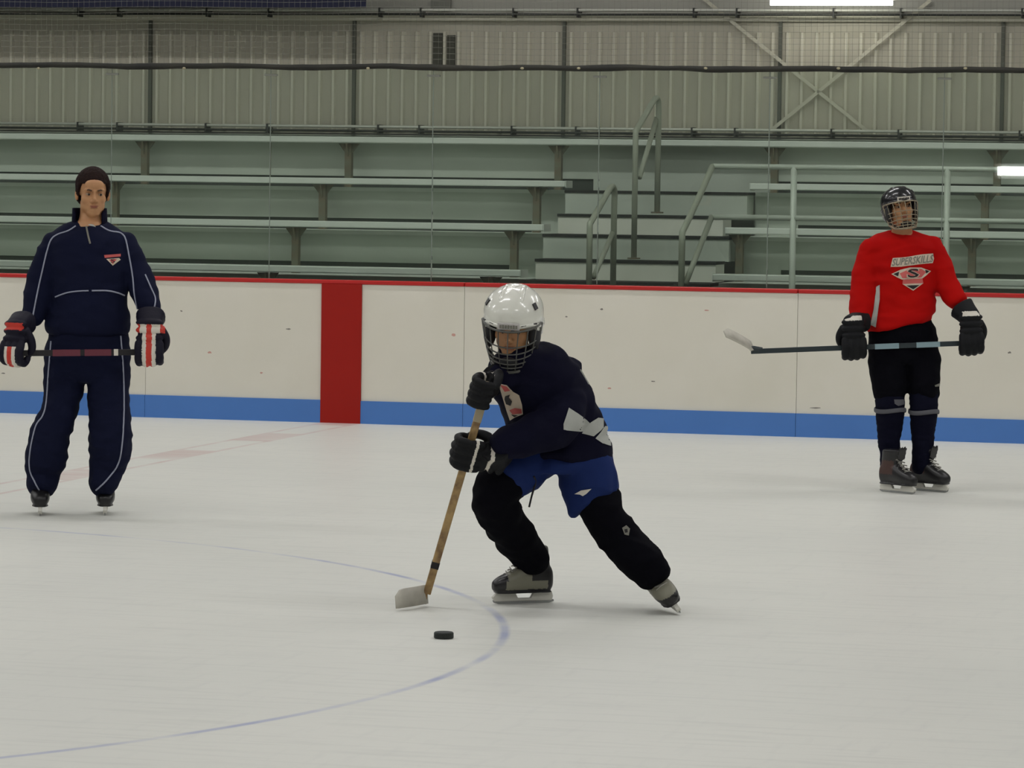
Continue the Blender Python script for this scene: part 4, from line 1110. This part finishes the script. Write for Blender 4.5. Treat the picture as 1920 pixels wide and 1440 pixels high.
mb.limb(Tp([(1045, 694, -.08, 42), (1056, 745, -.13, 42), (1042, 795, -.20, 42), (995, 818, -.27, 36), (955, 830, -.30, 30), (934, 838, -.31, 25)], WM), 22, 6)
jm, bv_jm = garment('jersey', mb, M_navy2, mid, .009, 5, (.013, (6, 6, 9), 21.3))
decal('side_panel', bv_jm, [[(1066, 765), (1082, 775), (1100, 788), (1112, 800), (1108, 810), (1080, 808), (1056, 806), (1056, 795)]], M_wht, jm, .004, 6)
decal('hem_panel', bv_jm, [[(1090, 812), (1106, 792), (1120, 783), (1130, 785), (1130, 802), (1112, 818)]], M_wht, jm, .005, 6)
decal('hem_panel', bv_jm, [[(1115, 822), (1133, 799), (1142, 800), (1144, 836), (1128, 832)]], M_wht, jm, .005, 6)
decal('emblem', bv_jm, [[(934, 718), (950, 722), (962, 734), (974, 741), (979, 758), (981, 776), (966, 782), (957, 788), (950, 768), (943, 745)]], M_cream, jm, .003, 4)
decal('emblem_print', bv_jm, [[(948, 741), (956, 738), (955, 744), (961, 752), (958, 760), (950, 757), (947, 748)]], M_ink, jm, .0045, 3)
decal('emblem_print', bv_jm, [[(956, 768), (966, 764), (978, 766), (979, 774), (962, 776)]], M_pink, jm, .0045, 3)
decal('emblem_print', bv_jm, [[(938, 721), (950, 724), (956, 731), (946, 733)]], M_pink, jm, .0045, 3)
decal('emblem_print', bv_jm, [[(959, 776), (972, 778), (965, 781)]], M_ink, jm, .0045, 3)
decal('collar_tag', bv_jm, [[(957, 686), (962, 684), (964, 688), (959, 691)]], M_cream, jm, .004, 3)
piping('shoulder_piping', bv_jm, [(1088, 694), (1096, 708), (1103, 720)], .004, M_wht, jm)
# stick, both hands
heelM = G(795, 1137); heelM.z = .012
topM = E_(908, 742, -.36)
st3 = tag(empty('hockey_stick', heelM), 'tan wooden hockey stick with white taped blade held by the skating player', 'hockey stick')
butt = topM + (topM-heelM).normalized()*.06
neckM = heelM.lerp(topM, .05)
f3 = lambda v: heelM.lerp(topM, (1137-v)/(1137-742))
M_wood = mat('stick_tan', (176, 146, 96), .5, noise_amt=.9, noise_scale=26, rgb2=(110, 82, 54))
stick_mesh(neckM, butt, .0155, .0105, RIGHT).build('shaft', M_wood, st3, bevel=.002)
stick_mesh(f3(790), butt, .017, .012, RIGHT).build('grip_tape', mat('grip_tape', (170, 158, 132), .8), st3, bevel=.002)
stick_mesh(f3(1068), f3(1056), .0165, .0115, RIGHT).build('shaft_band', M_ink, st3)
blade_mesh(heelM+RIGHT*.012, heelM-RIGHT*.078+TOCAM*.19, (Z_*1+RIGHT*-.1), .078, .007, .03).build('blade', MATS['tape_white'], st3, True)
blade_mesh(heelM+RIGHT*.010+Z_*.0, neckM+(neckM-heelM)*.3, -RIGHT*1.0, .03, .008, 0).build('heel', M_wood, st3, True)
def mid_fn(a, d, n):
    if -.022 < d < -.010 and n > -.01: return 1
    if abs(d+.08) < .007 and n > -.01: return 1
    if -.20 < d < -.178: return 1
    return 0
ax3 = (topM-heelM).normalized()
g1, bv1, _ = glove(mid, f3(846), ax3, -RIGHT*.8-Z_*.35, TOCAM*.8+Z_*.5, E_(934, 838, -.31), [M_gb, M_gw], mid_fn, 1.05, thumb=1)
g2, bv2, _ = glove(mid, f3(735), ax3, TOCAM*.75-RIGHT*.45-Z_*.3, -RIGHT*.8+Z_*.2-TOCAM*.2, E_(922, 704, -.22), [M_gb, M_gw], mid_fn, 1.0, thumb=1, cuff=.07)
# skates
gl = G(982, 1131)
fl_ = (-RIGHT*.93+TOCAM*.36)
skate(mid, gl, fl_, Z_+RIGHT*.05, .95, [M_bootk, M_bootg], lambda x, y, z: 1 if ((z > .10 and x > -.02 and x < .09) or (abs(z-.085) < .02 and x < .10 and x > -.1)) else 0)
gr_ = G(1270, 1151)
upR = (E_(1215, 1065, -.04)-E_(1266, 1140, -.03)).normalized()
fr_ = TOCAM*.85+RIGHT*.25-Z_*.12
skate(mid, gr_-fr_*.10+Z_*.012, fr_, upR, .97, [M_bootk, M_bootg], lambda x, y, z: 1 if (z > .095) else 0, True, False)

# puck
pk = G(832, 1197); mb = MB()
prof = [(.0, 0), (.034, 0), (.0375, .003), (.0381, .006), (.0381, .0194), (.0375, .0224), (.034, .0254), (0, .0254)]
rings = [[pk+Vector((math.cos(a)*r, math.sin(a)*r, z)) for a in [2*math.pi*j/32 for j in range(32)]] for r, z in [(max(r, .001), z) for r, z in prof]]
mb.rings(rings); tag(mb.build('puck', mat('puck_rubber', (26, 32, 28), .6, bump=.2, bump_scale=200), None, False), 'small black rubber puck lying on the ice below the stick blade', 'puck')
